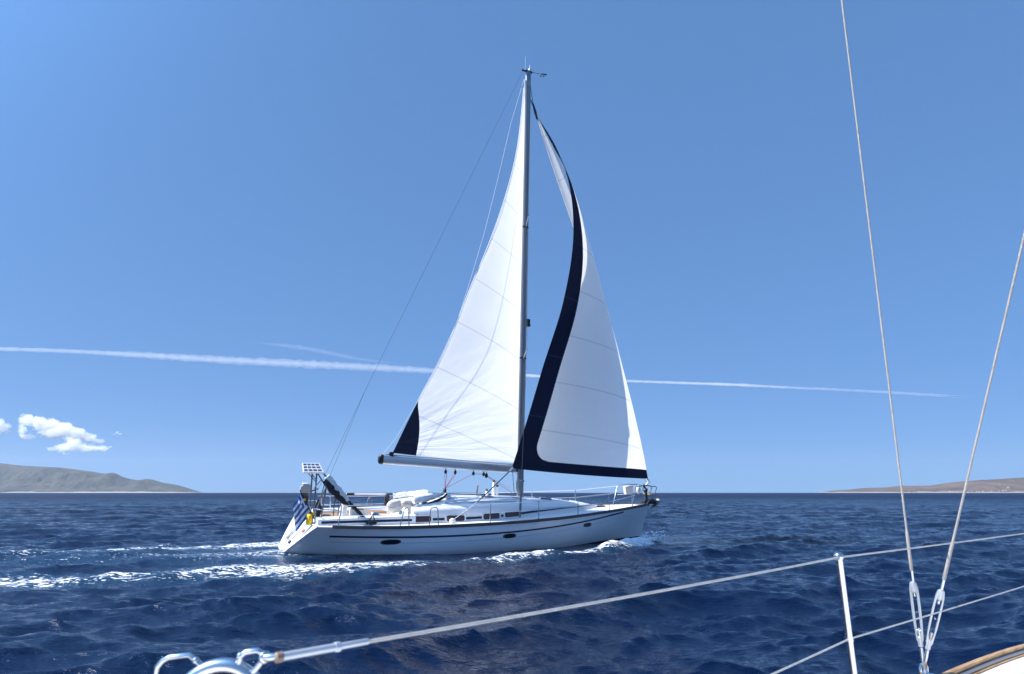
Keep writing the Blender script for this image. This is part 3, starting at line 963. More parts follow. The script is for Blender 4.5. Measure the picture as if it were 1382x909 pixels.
# ---- coachroof and cockpit
HX = [-3.35, -2.6, -1.0, .5, 1.5, 2.6, 3.6, 4.5]
HW = [1.46, 1.48, 1.44, 1.30, 1.15, .92, .66, .34]
HS = [1.36, 1.42, 1.46, 1.47, 1.48, 1.48, 1.45, 1.37]
HT = [1.52, 1.62, 1.69, 1.70, 1.68, 1.62, 1.54, 1.39]
house_w = lambda x: float(smooth_interp(x, HX, HW))
def build_house():
    rows = []
    xs = np.linspace(-3.35, 4.5, 60)
    for x in xs:
        w, s, t = house_w(x), float(smooth_interp(x, HX, HS)), float(smooth_interp(x, HX, HT))
        d = float(sheer(x)) - 0.03
        half = [(w + .07, d), (w + .05, d + .06), (w + .02, s - .12), (w - .02, s - .05), (w - .09, s), (w * .78, s + (t - s) * .45), (w * .45, s + (t - s) * .85), (0, t)]
        rows.append([(x, -a, z) for a, z in half] + [(x, a, z) for a, z in half[-2::-1]])
    b = MB(); b.grid(np.array(rows))
    n = len(rows[0])
    b.f.append(tuple(range(n))); o = len(b.v) - n; b.f.append(tuple(o + k for k in range(n))[::-1])
    roof = b.build('coachroof', M['gelcoat'], yacht)
    def side(x, z, sg, o):
        return (x, sg * (house_w(x) + 0.062 - 0.05 * np.clip((z - float(sheer(x))) / 0.5, 0, 1) + o), z)
    zline = lambda x: float(smooth_interp(np.array(x), [-6.3, -3.6, -1.2, 0, 1, 2.2, 4.1], [.985, 1.035, 1.085, 1.15, 1.245, 1.335, 1.435]))
    wins = [(-3.32, -2.78, 0.0), (-2.25, -1.62, 0), (-.92, -.30, 0), (-.08, .52, 0)]
    for x0, x1, _ in wins:
        for sg in (-1, 1):
            zc = (zline(x0) + zline(x1)) / 2 + .015
            sl = (zline(x1) - zline(x0)) * 0.7
            for nm, mat, gx, gz, o in (('coachroof_window', M['gelcoat'], .045, .04, .014), ('pane', M['glass'], 0, 0, .024)):
                pts = []
                for a, c in ((x0 - gx, -.088 - gz), (x1 + gx, -.088 - gz), (x1 + gx, .088 + gz), (x0 - gx, .088 + gz)):
                    for k in range(4):
                        an = {0: PI, 1: 1.5 * PI, 2: 0, 3: .5 * PI}[0]
                    pts.append((a, c))
                # rounded corners
                rc = 0.05; out = []
                for k, (a, c) in enumerate(pts):
                    sx, sz = (1, 1) if k == 0 else (-1, 1) if k == 1 else (-1, -1) if k == 2 else (1, -1)
                    a0 = [PI, 1.5 * PI, 0, .5 * PI][k]
                    for q in range(4):
                        t = a0 + q / 3 * PI / 2
                        out.append((a + sx * rc + rc * math.cos(t), c + sz * rc + rc * math.sin(t)))
                P = [side(a, zc + c + sl * (a - (x0 + x1) / 2) / (x1 - x0), sg, o) for a, c in out]
                b = MB(); b.prism(P, (0, sg * -.03, 0))
                if nm == 'pane': b.build(nm, mat, fr, smooth=False)
                else: fr = b.build(nm, mat, yacht, smooth=False)
    # navy line along the house and the cockpit coaming
    b = MB()
    for sg in (-1, 1):
        segs = [(-2.72, -2.32), (-1.56, -.98), (-.24, -.14), (.58, 4.05)]
        for a, c in segs:
            rows = []
            for x in np.linspace(a, c, 24):
                h = .036 if x < 1 else .036 - .022 * (x - 1) / 3.1
                rows.append([side(x, zline(x) - h, sg, .012), side(x, zline(x) + h, sg, .012)])
            b.grid(np.array(rows))
        rows = []
        for x in np.linspace(-6.2, -3.42, 24):
            rows.append([(x, sg * 1.565, zline(x) - .036), (x, sg * 1.555, zline(x) + .036)])
        b.grid(np.array(rows))
    b.build('navy_trim', M['navy_stripe'], yacht)
    # cockpit coamings and seats
    b = MB()
    for sg in (-1, 1):
        rows = []
        for x in np.linspace(-6.3, -3.3, 14):
            t = .02 * math.sin((x + 6.3) * 2)
            zb, zt = float(sheer(x)) - .05, 1.10 + (x + 6.3) * .035 + t * .3
            rows.append([(x, sg * 1.57, zb), (x, sg * 1.55, zt - .04), (x, sg * 1.48, zt), (x, sg * 1.08, zt), (x, sg * 1.0, zt - .05), (x, sg * .97, zb)])
        b.grid(np.array(rows))
        o = len(b.v) - len(rows) * 6
        b.f.append(tuple(o + k for k in range(6))); o = len(b.v) - 6; b.f.append(tuple(o + k for k in range(6)))
    b.build('coaming', M['gelcoat'], yacht)
    for y in (-.75, .75):
        b = MB(); b.box((-4.6, y, .93), (2.3, .5, .16), bev=.04); b.build('cockpit_seat', M['teak'], yacht)
    # deck hatches, handrails and vents
    for x, y, L in ((2.05, -.28, .5), (3.0, -.2, .34), (4.7, -.1, .42), (-.35, -.3, .5), (0.75, -.55, .3)):
        z = float(smooth_interp(x, HX, HT)) - (.02 if y > -.4 else .07) if x < 4.4 else float(sheer(x)) + .09
        b = MB(); b.box((x, y, z + .01), (L, L, .05), (0, .06 if x > 1 else 0, 0), .015)
        f = b.build('deck_hatch', M['alu'], yacht)
        b = MB(); b.box((x, y, z + .032), (L - .07, L - .07, .02), (0, .06 if x > 1 else 0, 0), .006); b.build('pane', M['glass'], f)
    for sg in (-1, 1):
        b = MB()
        P = [(-2.2 + .25 * k, sg * (house_w(-2.2 + .25 * k) - .28), float(smooth_interp(-2.2 + .25 * k, HX, HS)) + .10 + .03 * (k % 2)) for k in range(12)]
        b.tube(P, .014, 6); b.build('handrail', M['steel'], yacht)
    # raised moulded channels on the roof
    for y0, y1 in ((-.62, -.40), (-.98, -.72)):
        b = MB()
        P = []
        for x in np.linspace(-1.9, 1.1, 16):
            y = y0 + (y1 - y0) * (x + 1.9) / 3.0
            f = abs(y) / house_w(x)
            s, t = float(smooth_interp(x, HX, HS)), float(smooth_interp(x, HX, HT))
            P.append((x, y, s + (t - s) * float(np.interp(f, [0, .45, .78, .94], [1, .85, .45, 0])) + .005))
        b.tube(P, .03, 6, squash=1.5); b.build('roof_channel', M['gelcoat'], yacht)
    for x, y, h in ((.33, .4, .53), (.48, .4, .36), (.1, .5, .2)):
        b = MB(); b.tube([(x, y, 1.64), (x, y, 1.64 + h * .9), (x, y, 1.64 + h)], [.06, .05, .045], 10)
        v = b.build('deck_vent', M['gelcoat'], yacht)
        b = MB(); b.ball((x, y, 1.66 + h), (.055, .055, .05), 10, 6); b.build('cap', M['black'], v)
build_house()

# ---- spars
mast_x = lambda z: 1.24 - (z - 1.6) / 17.37 * 0.36
def build_spars():
    b = MB()
    zs = [1.62, 2.2, 6, 10, 14, 17.5, 18.95]
    b.tube([(mast_x(z), 0, z) for z in zs], [.135, .135, .135, .133, .13, .125, .12], 20, squash=0.62, up=(1, 0, 0))
    mast = b.build('mast', M['alu'], yacht)
    b = MB(); b.tube([(mast_x(z) - .128, 0, z) for z in (2.6, 10, 18.5)], .017, 6); b.build('sail_track', M['alu_bright'], mast)
    b = MB(); b.box((1.24, 0, 1.64), (.42, .32, .07), bev=.02); b.build('mast_collar', M['steel'], mast)
    for z in (6.85, 12.14):
        b = MB(); b.tube([(mast_x(z), 0, z - .03), (mast_x(z), 0, z + .03)], .15, 16, squash=.66, up=(1, 0, 0)); b.build('spreader_bracket', M['black'], mast)
        for sg in (-1, 1):
            b = MB(); r = .062
            L = 1.15 if z < 8 else .85
            b.tube([(mast_x(z), sg * .06, z), (mast_x(z) - L * .42, sg * (.06 + L), z + .12)], [r, .035], 8, squash=.5, up=(0, 0, 1))
            b.build('spreader', M['alu'], mast)
    # steaming light on the front of the mast
    b = MB(); b.box((mast_x(8.3) + .2, 0, 8.32), (.16, .12, .2), bev=.02); b.ball((mast_x(8.3) + .22, 0, 8.18), (.1, .09, .07)); b.box((mast_x(8.3) + .13, 0, 8.38), (.14, .05, .05)); b.build('steaming_light', M['black'], mast)
    # masthead gear
    x, z = mast_x(18.95), 18.95
    b = MB(); b.box((x, 0, z + .03), (.36, .14, .07), bev=.02); b.box((x - .22, 0, z + .02), (.2, .07, .06)); b.build('masthead_crane', M['dull_steel'], mast)
    b = MB(); b.tube([(x + .06, 0, z + .05), (x + .06, 0, z + .14), (x + .06, 0, z + .2)], [.05, .06, .04], 10); b.tube([(x + .06, 0, z + .2), (x + .06, 0, z + .36)], .012, 5); b.build('anchor_light', M['gelcoat'], mast)
    b = MB(); b.tube([(x - .14, .03, z + .05), (x - .14, .03, z + .7)], .004, 5); b.build('radio_aerial', M['gelcoat'], mast)
    b = MB(); b.tube([(x + .1, 0, z + .05), (x + .62, -.1, z + .05)], .01, 5)
    b.tube([(x + .62, -.1, z + .05), (x + .62, -.1, z + .2)], .01, 5)
    for k in range(3):
        a = k * 2.1; b.ball((x + .62 + .07 * math.cos(a), -.1 + .07 * math.sin(a), z + .0), (.035, .035, .03), 8, 5)
    b.prism([(x + .55, -.1, z + .08), (x + .8, -.14, z + .12), (x + .8, -.14, z + .04)], (0, .008, 0))
    b.build('wind_sensor', M['black'], mast)
    # winches, coiled halyards on the mast foot
    for zz, yy in ((2.25, -.13), (2.5, .13), (2.0, .13)):
        b = MB(); b.tube([(1.22, yy * .7, zz), (1.22, yy, zz), (1.22, yy * 1.6, zz)], [.06, .05, .065], 10); b.build('halyard_winch', M['steel'], mast)
    b = MB()
    for k in range(9):
        a = k * .7
        b.tube([(1.05 + .05 * math.sin(k), -.1 - .02 * (k % 3), 2.35 - .02 * k), (1.02 + .05 * math.cos(a), -.15, 2.0 - .03 * (k % 4)), (1.08, -.12, 1.75 + .03 * (k % 5))], .014, 5)
    b.build('halyard_coil', M['rope'], mast)
    # boom
    a, e = Vector((.98, 0, 2.66)), Vector((-4.28, -.74, 2.86))
    t = (e - a).normalized(); sd = t.cross(Vector((0, 0, 1))).normalized(); upv = sd.cross(t)
    sec = [(.085 * math.copysign(abs(math.cos(q)) ** .7, math.cos(q)), .155 * math.copysign(abs(math.sin(q)) ** .7, math.sin(q))) for q in np.linspace(0, 2 * PI, 24, endpoint=False)]
    rows = [[tuple(a + (e - a) * f + sd * p + upv * q * (.9 if f < .01 else 1)) for p, q in sec] for f in np.linspace(0, 1, 14)]
    b = MB(); b.grid(np.array(rows), close_v=True); boom = b.build('boom', M['alu_bright'], yacht)
    b = MB()
    P = [tuple(e + t * d + sd * p * k + upv * q * k) for d, k in ((0, 1.03), (.1, .95), (.14, .6)) for p, q in sec]
    b.grid(np.array(P).reshape(3, 24, 3), close_v=True); b.f.append(tuple(48 + k for k in range(24))); b.build('end_cap', M['black'], boom)
    b = MB(); b.box(a + (e - a) * .005 + Vector((.06, 0, 0)), (.16, .09, .2)); b.build('gooseneck', M['dull_steel'], boom)
    b = MB(); b.tube([tuple(a + (e - a) * f + upv * .16) for f in (.02, .98)], .02, 6); b.build('foot_track', M['alu'], boom)
    under = lambda f, d=.19: tuple(a + (e - a) * f - upv * d)
    # mainsheet blocks and the red sheet
    def block(name_parent, p, s=1.0, tilt=0):
        q = MB(); q.ball(p, (.055 * s, .035 * s, .075 * s), 10, 6); q.tube([p, (p[0], p[1], p[2] + .12)], .014, 5)
        return q.build('block', M['black'], name_parent)
    fs = [(-1.92, 0), (-1.54, 0), (-.80, 0), (-.37, 0)]
    bl = []
    for x, _ in fs:
        f = (x - a.x) / (e.x - a.x); p = under(f, .26); block(boom, p); bl.append(p)
    f = (-.25 - a.x) / (e.x - a.x); p4 = under(f, .30); block(boom, p4, 1.2)
    foot = (-1.98, -.55, 1.95)
    b = MB()
    for p in bl[:2]:
        for d in (-.045, .045):
            b.tube([(p[0] + d, p[1], p[2] - .03), foot], .009, 5)
    b.tube([foot, bl[2]], .008, 5); b.tube([bl[2], bl[3]], .008, 5)
    b.tube([bl[3], (1.0, .1, 1.78)], .009, 5)
    b.build('mainsheet', M['rope_red'], yacht)
    b = MB(); b.tube([p4, (.9, .15, 1.95)], .008, 5); b.build('vang_line', M['rope'], yacht)
    b = MB(); b.box((-1.98, -.55, 1.88), (.10, .12, .18), bev=.03); b.build('sheet_block', M['black'], yacht)
    b = MB(); b.box((-1.93, -.55, 1.72), (.2, .5, .16), (0, .3, 0), .04); b.box((-1.75, -.55, 1.66), (.3, .34, .1), bev=.03); b.build('mainsheet_mount', M['gelcoat'], yacht)
    # standing rigging
    def wire(name, pts, r=.007, mat='shroud'):
        b = MB(); b.tube(pts, r, 6); return b.build(name, M[mat], yacht)
    mh = (mast_x(18.9) - .26, 0, 18.92)
    split = (-4.85, 0, 5.1)
    wire('backstay', [mh, split], .0055, 'rope_dark')
    wire('backstay_leg', [split, (-6.3, -.55, .95)], .005, 'rope_dark')
    wire('backstay_leg', [split, (-6.3, .55, .95)], .005, 'rope_dark')
    wire('topping_lift', [(mast_x(18.6) - .2, 0, 18.55), (0.04, -0.3, 16.27), (-0.61, -0.7, 13.56), (-1.19, -0.95, 11.1), (-1.72, -1.12, 9.17), (-2.13, -1.16, 7.65), (-2.78, -1.08, 6.0), (-3.4, -0.94, 4.61), (-3.9, -0.84, 3.58), tuple(e + Vector((-.02, 0, .15)))], .006, 'lifeline')
    b = MB(); tl = Vector((mast_x(18.6) - .15, 0, 18.4)); le = Vector((-3.95, -.7, 3.2))
    for sg in (-1, 1):
        for z, L in ((12.14, .85), (6.85, 1.15)):
            pass
        s1 = (mast_x(6.85) - .48, sg * 1.21, 6.97); s2 = (mast_x(12.14) - .36, sg * .91, 12.26)
        ch = (.26, sg * 1.86, 1.12)
        wire('shroud', [ch, s1, s2, (mast_x(18.6), sg * .07, 18.6)], .0045 if sg < 0 else .003)
        wire('shroud', [ch, (mast_x(6.7), sg * .07, 6.7)], .003)
        wire('shroud', [s1, (mast_x(11.9), sg * .07, 11.9)], .003)
        b = MB()
        q = Vector(s1) - Vector(ch); q.normalize()
        b.tube([Vector(ch), Vector(ch) + q * .3, Vector(ch) + q * .85], [.035, .045, .03], 8)
        b.build('rigging_screw', M['dull_steel'], yacht)
build_spars()

# ---- sails
def sail_grid(P):
    return np.asarray(P)
def build_main():
    lz = [2.92, 5, 8, 11, 14, 17, 18.62]
    leech_pts = np.array([(-3.95, -.71, 3.08), (-3.28, -.8, 4.72), (-2.62, -.95, 6.16), (-2.11, -1.05, 7.57), (-1.79, -1.1, 8.62),
                          (-1.01, -1.05, 10.74), (-.52, -.95, 12.24), (.18, -.6, 14.83), (.52, -.28, 17.12), (.70, -.02, 18.55)])
    lt = (leech_pts[:, 2] - 3.08) / (18.55 - 3.08)
    clew, head = leech_pts[0], leech_pts[-1]
    ld = (head - clew) / np.linalg.norm(head - clew)
    def luff(t):
        z = 2.90 + (18.6 - 2.90) * t
        return np.array([mast_x(z) - .14, 0, z])
    def leech(t):
        return np.array([float(smooth_interp(t, lt, leech_pts[:, k])) for k in range(3)])
    def P(s, t):
        a, c = luff(t), leech(t)
        ch = c - a; L = np.linalg.norm(ch)
        n = np.cross(np.array([0, 0, 1.0]), ch); n /= max(1e-6, np.linalg.norm(n))
        cam_ = .085 * min(1, .25 + t * 3)
        f = s**.8 * (1 - s)**1.15 / (.41**.8 * .59**1.15)
        return a + ch * s + n * cam_ * L * f + np.array([0, 0, -.05 * 4 * s * (1 - s) * (1 - t)**6])
    tp = .112
    def sp(t):
        a, c = luff(t), leech(t)
        edge = -3.12 - .14 * (t / tp)**1.0 + .10 * math.sin(min(1, t / tp) * PI)
        return float(np.clip((a[0] - edge) / (a[0] - c[0]), .5, .999))
    def part(ts, s0, s1, ns):
        return np.array([[P(s0(t) + (s1(t) - s0(t)) * k / (ns - 1), t) for k in range(ns)] for t in ts])
    uvof = lambda G: np.stack([np.linalg.norm(G - clew, axis=-1), (G - clew) @ ld], -1).reshape(-1, 2)
    one, zero = (lambda t: 1.0), (lambda t: 0.0)
    A = part(np.linspace(0, tp, 9), zero, sp, 30); B = part(np.linspace(tp, 1, 60), zero, one, 34)
    b = MB(); b.grid(A); b.grid(B)
    main = b.build('mainsail', M['sail'], yacht, uv=np.concatenate([uvof(A), uvof(B)]))
    C_ = part(np.linspace(0, tp, 9), sp, one, 8)
    b = MB(); b.grid(C_); b.build('clew_patch', M['navy_canvas'], main, uv=uvof(C_))
    b = MB(); b.tube([leech(t) + np.array([-.012, -.004, 0]) for t in np.linspace(tp, .97, 24)], .014, 5); b.build('leech_tape', M['lifeline'], main)
    b = MB(); b.tube([(-3.9, -.72, 3.1), (-4.05, -.74, 2.98)], .03, 6); b.box((-4.0, -.72, 3.03), (.14, .1, .16)); b.build('outhaul_car', M['black'], main)

def build_genoa():
    T, H = np.array([7.20, 0, 2.43]), np.array([1.30, 0, 17.2])
    LP = np.array([(.16, -1.32, 2.72), (.60, -1.55, 4.5), (1.02, -1.72, 6.24), (1.66, -2.0, 8.79), (1.97, -2.08, 11.6), (1.90, -1.75, 13.65), (1.70, -1.12, 15.25), (1.31, -.02, 17.15)])
    lt = (LP[:, 2] - LP[0, 2]) / (LP[-1, 2] - LP[0, 2])
    clew, head = LP[0], LP[-1]
    ld = (head - clew) / np.linalg.norm(head - clew)
    def luff(t):
        return T + (H - T) * t + np.array([.02, -.50, 0]) * 5.6 * t**1.0 * (1 - t)**2.0
    def leech(t):
        return np.array([float(smooth_interp(t, lt, LP[:, k])) for k in range(3)])
    def P(s, t):
        a, c = luff(t), leech(t)
        ch = c - a; L = np.linalg.norm(ch)
        upv = (H - T) / np.linalg.norm(H - T)
        n = np.cross(upv, ch); n /= max(1e-6, np.linalg.norm(n))
        cam_ = .115 + .06 * min(1, t * 2)
        f = s**.72 * (1 - s)**1.2 / (.375**.72 * .625**1.2)
        p = a + ch * s + n * cam_ * L * f
        p = p + np.array([0, 0, -.10 * 4 * s * (1 - s) * (1 - t)**8])
        return p
    tb = .024
    def sb(t):
        L = np.linalg.norm(leech(t) - luff(t))
        w = .66
        h = (t - tb) * 14.6; r = .62
        if h < r: w += r - math.sqrt(max(0, r * r - (r - h)**2))
        return 1 - min(w / L, .34 + .3 * t)
    one, zero = (lambda t: 1.0), (lambda t: 0.0)
    def part(ts, s0, s1, ns, pw=1.0):
        return np.array([[P(s0(t) + (s1(t) - s0(t)) * (k / (ns - 1))**pw, t) for k in range(ns)] for t in ts])
    uvof = lambda G: np.stack([np.linalg.norm(G - clew, axis=-1), (G - clew) @ ld], -1).reshape(-1, 2)
    ts = np.concatenate([np.linspace(tb, tb + .045, 14), np.linspace(tb + .05, 1, 80)])
    A = part(ts, zero, sb, 44, 1.5)
    b = MB(); b.grid(A); g = b.build('genoa', M['sail'], yacht, uv=uvof(A))
    S1 = part(ts, sb, one, 8); S0 = part(np.linspace(0, tb, 5), zero, one, 40)
    b = MB(); b.grid(S1); b.grid(S0)
    b.build('sun_cover_strip', M['navy_canvas'], g, uv=np.concatenate([uvof(S1), uvof(S0)]))
    # rolled luff, swivel, halyard and furling drum
    b = MB(); b.tube([luff(t) + np.array([.015, 0, 0]) for t in np.linspace(0, 1, 40)], .022, 6); b.build('luff_foil', M['lifeline'], g)
    b = MB(); b.tube([(1.38, 0, 16.95), (1.28, 0, 17.25), (1.16, 0, 17.6)], [.035, .06, .03], 8); b.tube([(1.16, 0, 17.6), (mast_x(18.4) + .12, 0, 18.35)], .012, 5); b.tube([(1.25, 0, 17.35), (mast_x(17.7) + .13, 0, 17.75)], .022, 5); b.build('halyard_swivel', M['black'], g)
    b = MB(); b.tube([T + np.array([0, 0, .02]), (7.28, 0, 2.3), (7.13, 0, 2.18)], [.05, .05, .03], 8); b.build('tack_shackle', M['gelcoat'], g)
    b = MB(); b.tube([(7.02, 0, 2.2), (7.08, 0, 2.05), (7.10, 0, 2.02), (7.11, 0, 1.98), (7.14, 0, 1.86), (7.2, 0, 1.5)], [.04, .05, .1, .1, .05, .03], 12)
    b.build('furling_drum', M['black'], yacht)
    b = MB(); b.tube([(.2, -1.33, 2.74), (.06, -1.36, 2.62)], .035, 6); b.build('clew_ring', M['gelcoat'], g)
    b = MB(); b.tube([(.12, -1.34, 2.66), (-1.02, -1.5, 1.72), (-1.25, -1.53, 1.55)], [.018, .018, .01], 6); b.tube([(.18, -1.33, 2.68), (.3, -1.3, 1.9), (.9, -.9, 1.72)], .01, 5); b.build('genoa_sheet', M['rope_dark'], yacht)
    b = MB(); b.tube([(-1.2, -1.53, 1.58), (-2.08, -1.72, 1.06)], .009, 6); b.ball((-2.12, -1.73, 1.02), (.11, .06, .08)); b.build('sheet_lead', M['lifeline'], yacht)
build_main()
build_genoa()

# ---- rails, stanchions and lifelines
def build_rails():
    def stanchion(x, sg):
        y, z = sg * (float(beam(x)) - .07), float(sheer(x))
        b = MB(); b.tube([(x, y, z), (x - .01, y, z + .62)], [.016, .013], 8); b.tube([(x, y, z), (x, y, z + .05)], .03, 8)
        b.ball((x - .01, y, z + .625), .018, 8, 5)
        return b.build('stanchion', M['steel'], yacht)
    sx = [-.99, .89, 2.70, 4.44]
    for x in sx:
        for sg in (-1, 1):
            stanchion(x, sg)
    for x0, x1 in ((-3.98, -3.69), (-3.06, -2.76)):
        for sg in (-1, 1):
            b = MB()
            y0, y1 = sg * (float(beam(x0)) - .06), sg * (float(beam(x1)) - .06)
            z = float(sheer(x0)) - .02
            lean = .10 if x0 < -3.5 else .01
            b.tube([(x0, y0, z), (x0 + lean, y0, z + .52), (x0 + lean + .05, y0, z + .58), (x1 - .09, y1, z + .59), (x1 - .05, y1, z + .54), (x1, y1, z)], .015, 8)
            b.build('gate_hoop', M['dull_steel'], yacht)
    for sg in (-1, 1):
        for h, r in ((.61, .009), (.33, .008)):
            b = MB()
            xs = [-5.7] + [-3.8, -2.9] + sx + [6.05]
            P = [(x, sg * (float(beam(x)) - .07), float(sheer(x)) + h) for x in xs]
            P[-1] = (6.1, sg * .62, 1.36 + h + .12)
            b.tube(P, r, 6); b.build('lifeline', M['lifeline'], yacht)
    # bow pulpit
    for sg in (-1, 1):
        b = MB()
        b.tube([(5.95, sg * .62, 1.36), (6.12, sg * .6, 2.08), (6.2, sg * .58, 2.14), (6.9, sg * .4, 2.19), (7.22, sg * .3, 2.15), (7.5, sg * .2, 2.14), (7.56, sg * .17, 2.08), (7.42, sg * .2, 1.82), (7.34, sg * .2, 1.8), (6.95, sg * .26, 1.42)], .016, 8)
        b.tube([(7.22, sg * .3, 2.15), (7.14, sg * .28, 1.85)], .013, 6)
        b.tube([(6.12, sg * .6, 1.75), (6.75, sg * .42, 1.8), (6.72, sg * .36, 1.42)], .013, 6)
        b.build('bow_pulpit', M['dull_steel'] if sg < 0 else M['steel'], yacht)
    b = MB(); b.box((7.3, 0, 1.82), (.3, .42, .04), bev=.012); b.build('pulpit_seat', M['teak'], yacht)
    # stern rail
    for sg in (-1, 1):
        b = MB()
        b.tube([(-5.76, sg * 1.8, .95), (-5.72, sg * 1.8, 1.30), (-5.78, sg * 1.79, 1.36), (-6.3, sg * 1.68, 1.37), (-6.42, sg * 1.5, 1.37), (-6.45, sg * .75, 1.37), (-6.42, sg * .68, 1.3), (-6.35, sg * .66, .92)], .016, 8)
        b.tube([(-6.38, sg * 1.55, .93), (-6.4, sg * 1.52, 1.37)], .015, 8)
        b.build('stern_rail', M['steel'], yacht)
    b = MB()
    b.tube([(-5.69, 1.3, .95), (-5.70, 1.3, 1.5), (-5.64, 1.3, 1.57), (-5.46, 1.3, 1.57), (-5.4, 1.3, 1.5), (-5.36, 1.3, .98)], .018, 8)
    b.tube([(-5.7, 1.3, 1.26), (-5.37, 1.3, 1.26)], .018, 8)
    b.build('helm_seat_back', M['steel'], yacht)
build_rails()

# ---- gear over the stern
def build_stern():
    # solar panel on its frame
    c = np.array([[(-6.73, -.80, 2.40), (-6.12, -.80, 2.41)], [(-6.72, -.36, 2.66), (-6.20, -.36, 2.67)]])
    fr = MB()
    q = [Vector(c[0, 0]), Vector(c[0, 1]), Vector(c[1, 1]), Vector(c[1, 0])]
    nrm = (q[1] - q[0]).cross(q[3] - q[0]).normalized()
    fr.prism([tuple(p - nrm * .05) for p in q], tuple(nrm * .05))
    frame = fr.build('solar_panel', M['gelcoat'], yacht, smooth=False)
    cen = sum(q, Vector()) / 4
    ins = [cen + (p - cen) * .93 for p in q]
    b = MB()
    b.add([tuple(p + nrm * .006) for p in ins], [(0, 1, 2, 3)])
    b.build('solar_cells', M['cells'], frame, smooth=False, uv=np.array([(0, 0), (1, 0), (1, 1), (0, 1)]))
    b = MB()
    b.tube([(-6.42, -.55, 2.48), (-6.38, -.55, 1.0)], .024, 8); b.tube([(-6.29, -.60, 2.42), (-6.26, -.6, 1.0)], .024, 8)
    b.tube([(-6.29, -.62, 2.40), (-6.02, -.9, 1.96), (-6.1, -.92, .95)], .024, 8)
    b.tube([(-6.60, -.55, 2.42), (-6.28, -.58, 2.1)], .014, 6); b.tube([(-6.52, -.55, 2.46), (-6.3, -.58, 2.18)], .014, 6)
    b.tube([(-6.15, -.78, 2.2), (-6.36, -.7, 1.9)], .016, 6); b.tube([(-6.02, -.9, 1.96), (-6.32, -.85, 1.15)], .016, 6)
    b.tube([(-6.08, -.85, 2.02), (-6.22, -.8, 1.25)], .014, 6)
    b.build('panel_post', M['dull_steel'], yacht)
    # folded bimini: bows leaning aft with the canvas bunched between them
    b = MB()
    for (dx, dz, ln) in ((0, 0, 1.0), (.10, -.10, .94), (-.02, -.16, .82)):
        P = []
        for sg in (-1, -.93):
            leg = [(-4.78 + .02, sg * 1.47, .98), (-4.78 - 1.46 * ln + dx, sg * 1.42, .96 + 1.43 * ln + dz)]
            P += leg if sg < -.95 else leg[::-1]
        b.tube(P, .018, 8)
    b.build('bimini_frame', M['dull_steel'], yacht)
    def bunch(path, rad, name, mat, seed, n=26, m=14, amp=.35):
        r_ = np.random.default_rng(seed)
        path = np.array(path); k = np.linspace(0, 1, n)
        kk = np.linspace(0, 1, len(path))
        P = np.stack([np.interp(k, kk, path[:, a]) for a in range(3)], -1)
        rr = np.interp(k, kk, rad)
        rows = []
        d = path[-1] - path[0]; d = d / np.linalg.norm(d)
        x = np.cross(d, (0, 1, 0)); x /= np.linalg.norm(x); y = np.cross(d, x)
        for i in range(n):
            row = []
            for j in range(m):
                a = 2 * PI * j / m
                w = 1 + amp * (2 * float(fbm(np.array([i * .45 + seed]), np.array([4 + 2.2 * math.cos(a) + 1.3 * math.sin(a)]), 3, seed)[0]) - 1)
                row.append(tuple(P[i] + (x * math.cos(a) * 1.0 + y * math.sin(a) * .75) * rr[i] * w))
            rows.append(row)
        q = MB(); q.grid(np.array(rows), close_v=True)
        q.f.append(tuple(range(m))); q.f.append(tuple(len(q.v) - m + k2 for k2 in range(m)))
        return q.build(name, mat, yacht)
    for sg in (-1,):
        bunch([(-6.14, sg * 1.43, 2.30), (-5.9, sg * 1.45, 2.02), (-5.6, sg * 1.46, 1.72), (-5.38, sg * 1.46, 1.50)], [.10, .125, .10, .05], 'bimini_canvas', M['canvas_white'], 3 + sg)
        bunch([(-6.20, sg * 1.46, 2.20), (-5.95, sg * 1.49, 1.92), (-5.62, sg * 1.5, 1.60), (-5.45, sg * 1.5, 1.48)], [.08, .10, .075, .04], 'bimini_lining', M['canvas_black'], 9 + sg, amp=.7)
        bunch([(-5.55, sg * 1.47, 1.66), (-5.2, sg * 1.47, 1.36), (-4.86, sg * 1.47, 1.05)], [.05, .06, .04], 'bimini_strap', M['canvas_black'], 14 + sg, amp=.4)
    # helm: pedestal, wheel, compass
    b = MB(); b.tube([(-5.22, 0, .92), (-5.22, 0, 1.3), (-5.2, 0, 1.4)], [.14, .12, .1], 12); b.box((-5.16, 0, 1.42), (.28, .3, .12), bev=.03); b.build('helm_pedestal', M['gelcoat'], yacht)
    b = MB()
    W = [(-5.42, .52 * math.cos(a), 1.18 + .52 * math.sin(a)) for a in np.linspace(0, 2 * PI, 37)]
    b.tube(W, .018, 6, caps=False)
    for k in range(5):
        a = k * 2 * PI / 5; b.tube([(-5.38, 0, 1.18), (-5.42, .52 * math.cos(a), 1.18 + .52 * math.sin(a))], .010, 5)
    b.build('steering_wheel', M['black'], yacht)
    b = MB(); b.ball((-5.14, 0, 1.5), (.1, .1, .08)); b.build('compass', M['black'], yacht)
    # white helm locker and the folding table
    b = MB(); b.prism([(-5.2, -1.02, .98), (-4.62, -1.02, .98), (-4.72, -1.02, 1.22), (-4.86, -1.02, 1.30), (-5.2, -1.02, 1.30)], (0, .34, 0)); b.build('locker', M['cream'], yacht, smooth=False)
    b = MB(); b.box((-5.0, -.86, 1.315), (.36, .26, .04), bev=.012); b.build('locker_lid', M['varnish'], yacht)
    b = MB(); b.box((-4.14, 0, 1.16), (.52, .7, .035), bev=.01); b.tube([(-4.14, 0, .9), (-4.14, 0, 1.15)], .05, 8); b.build('cockpit_table', M['varnish'], yacht)
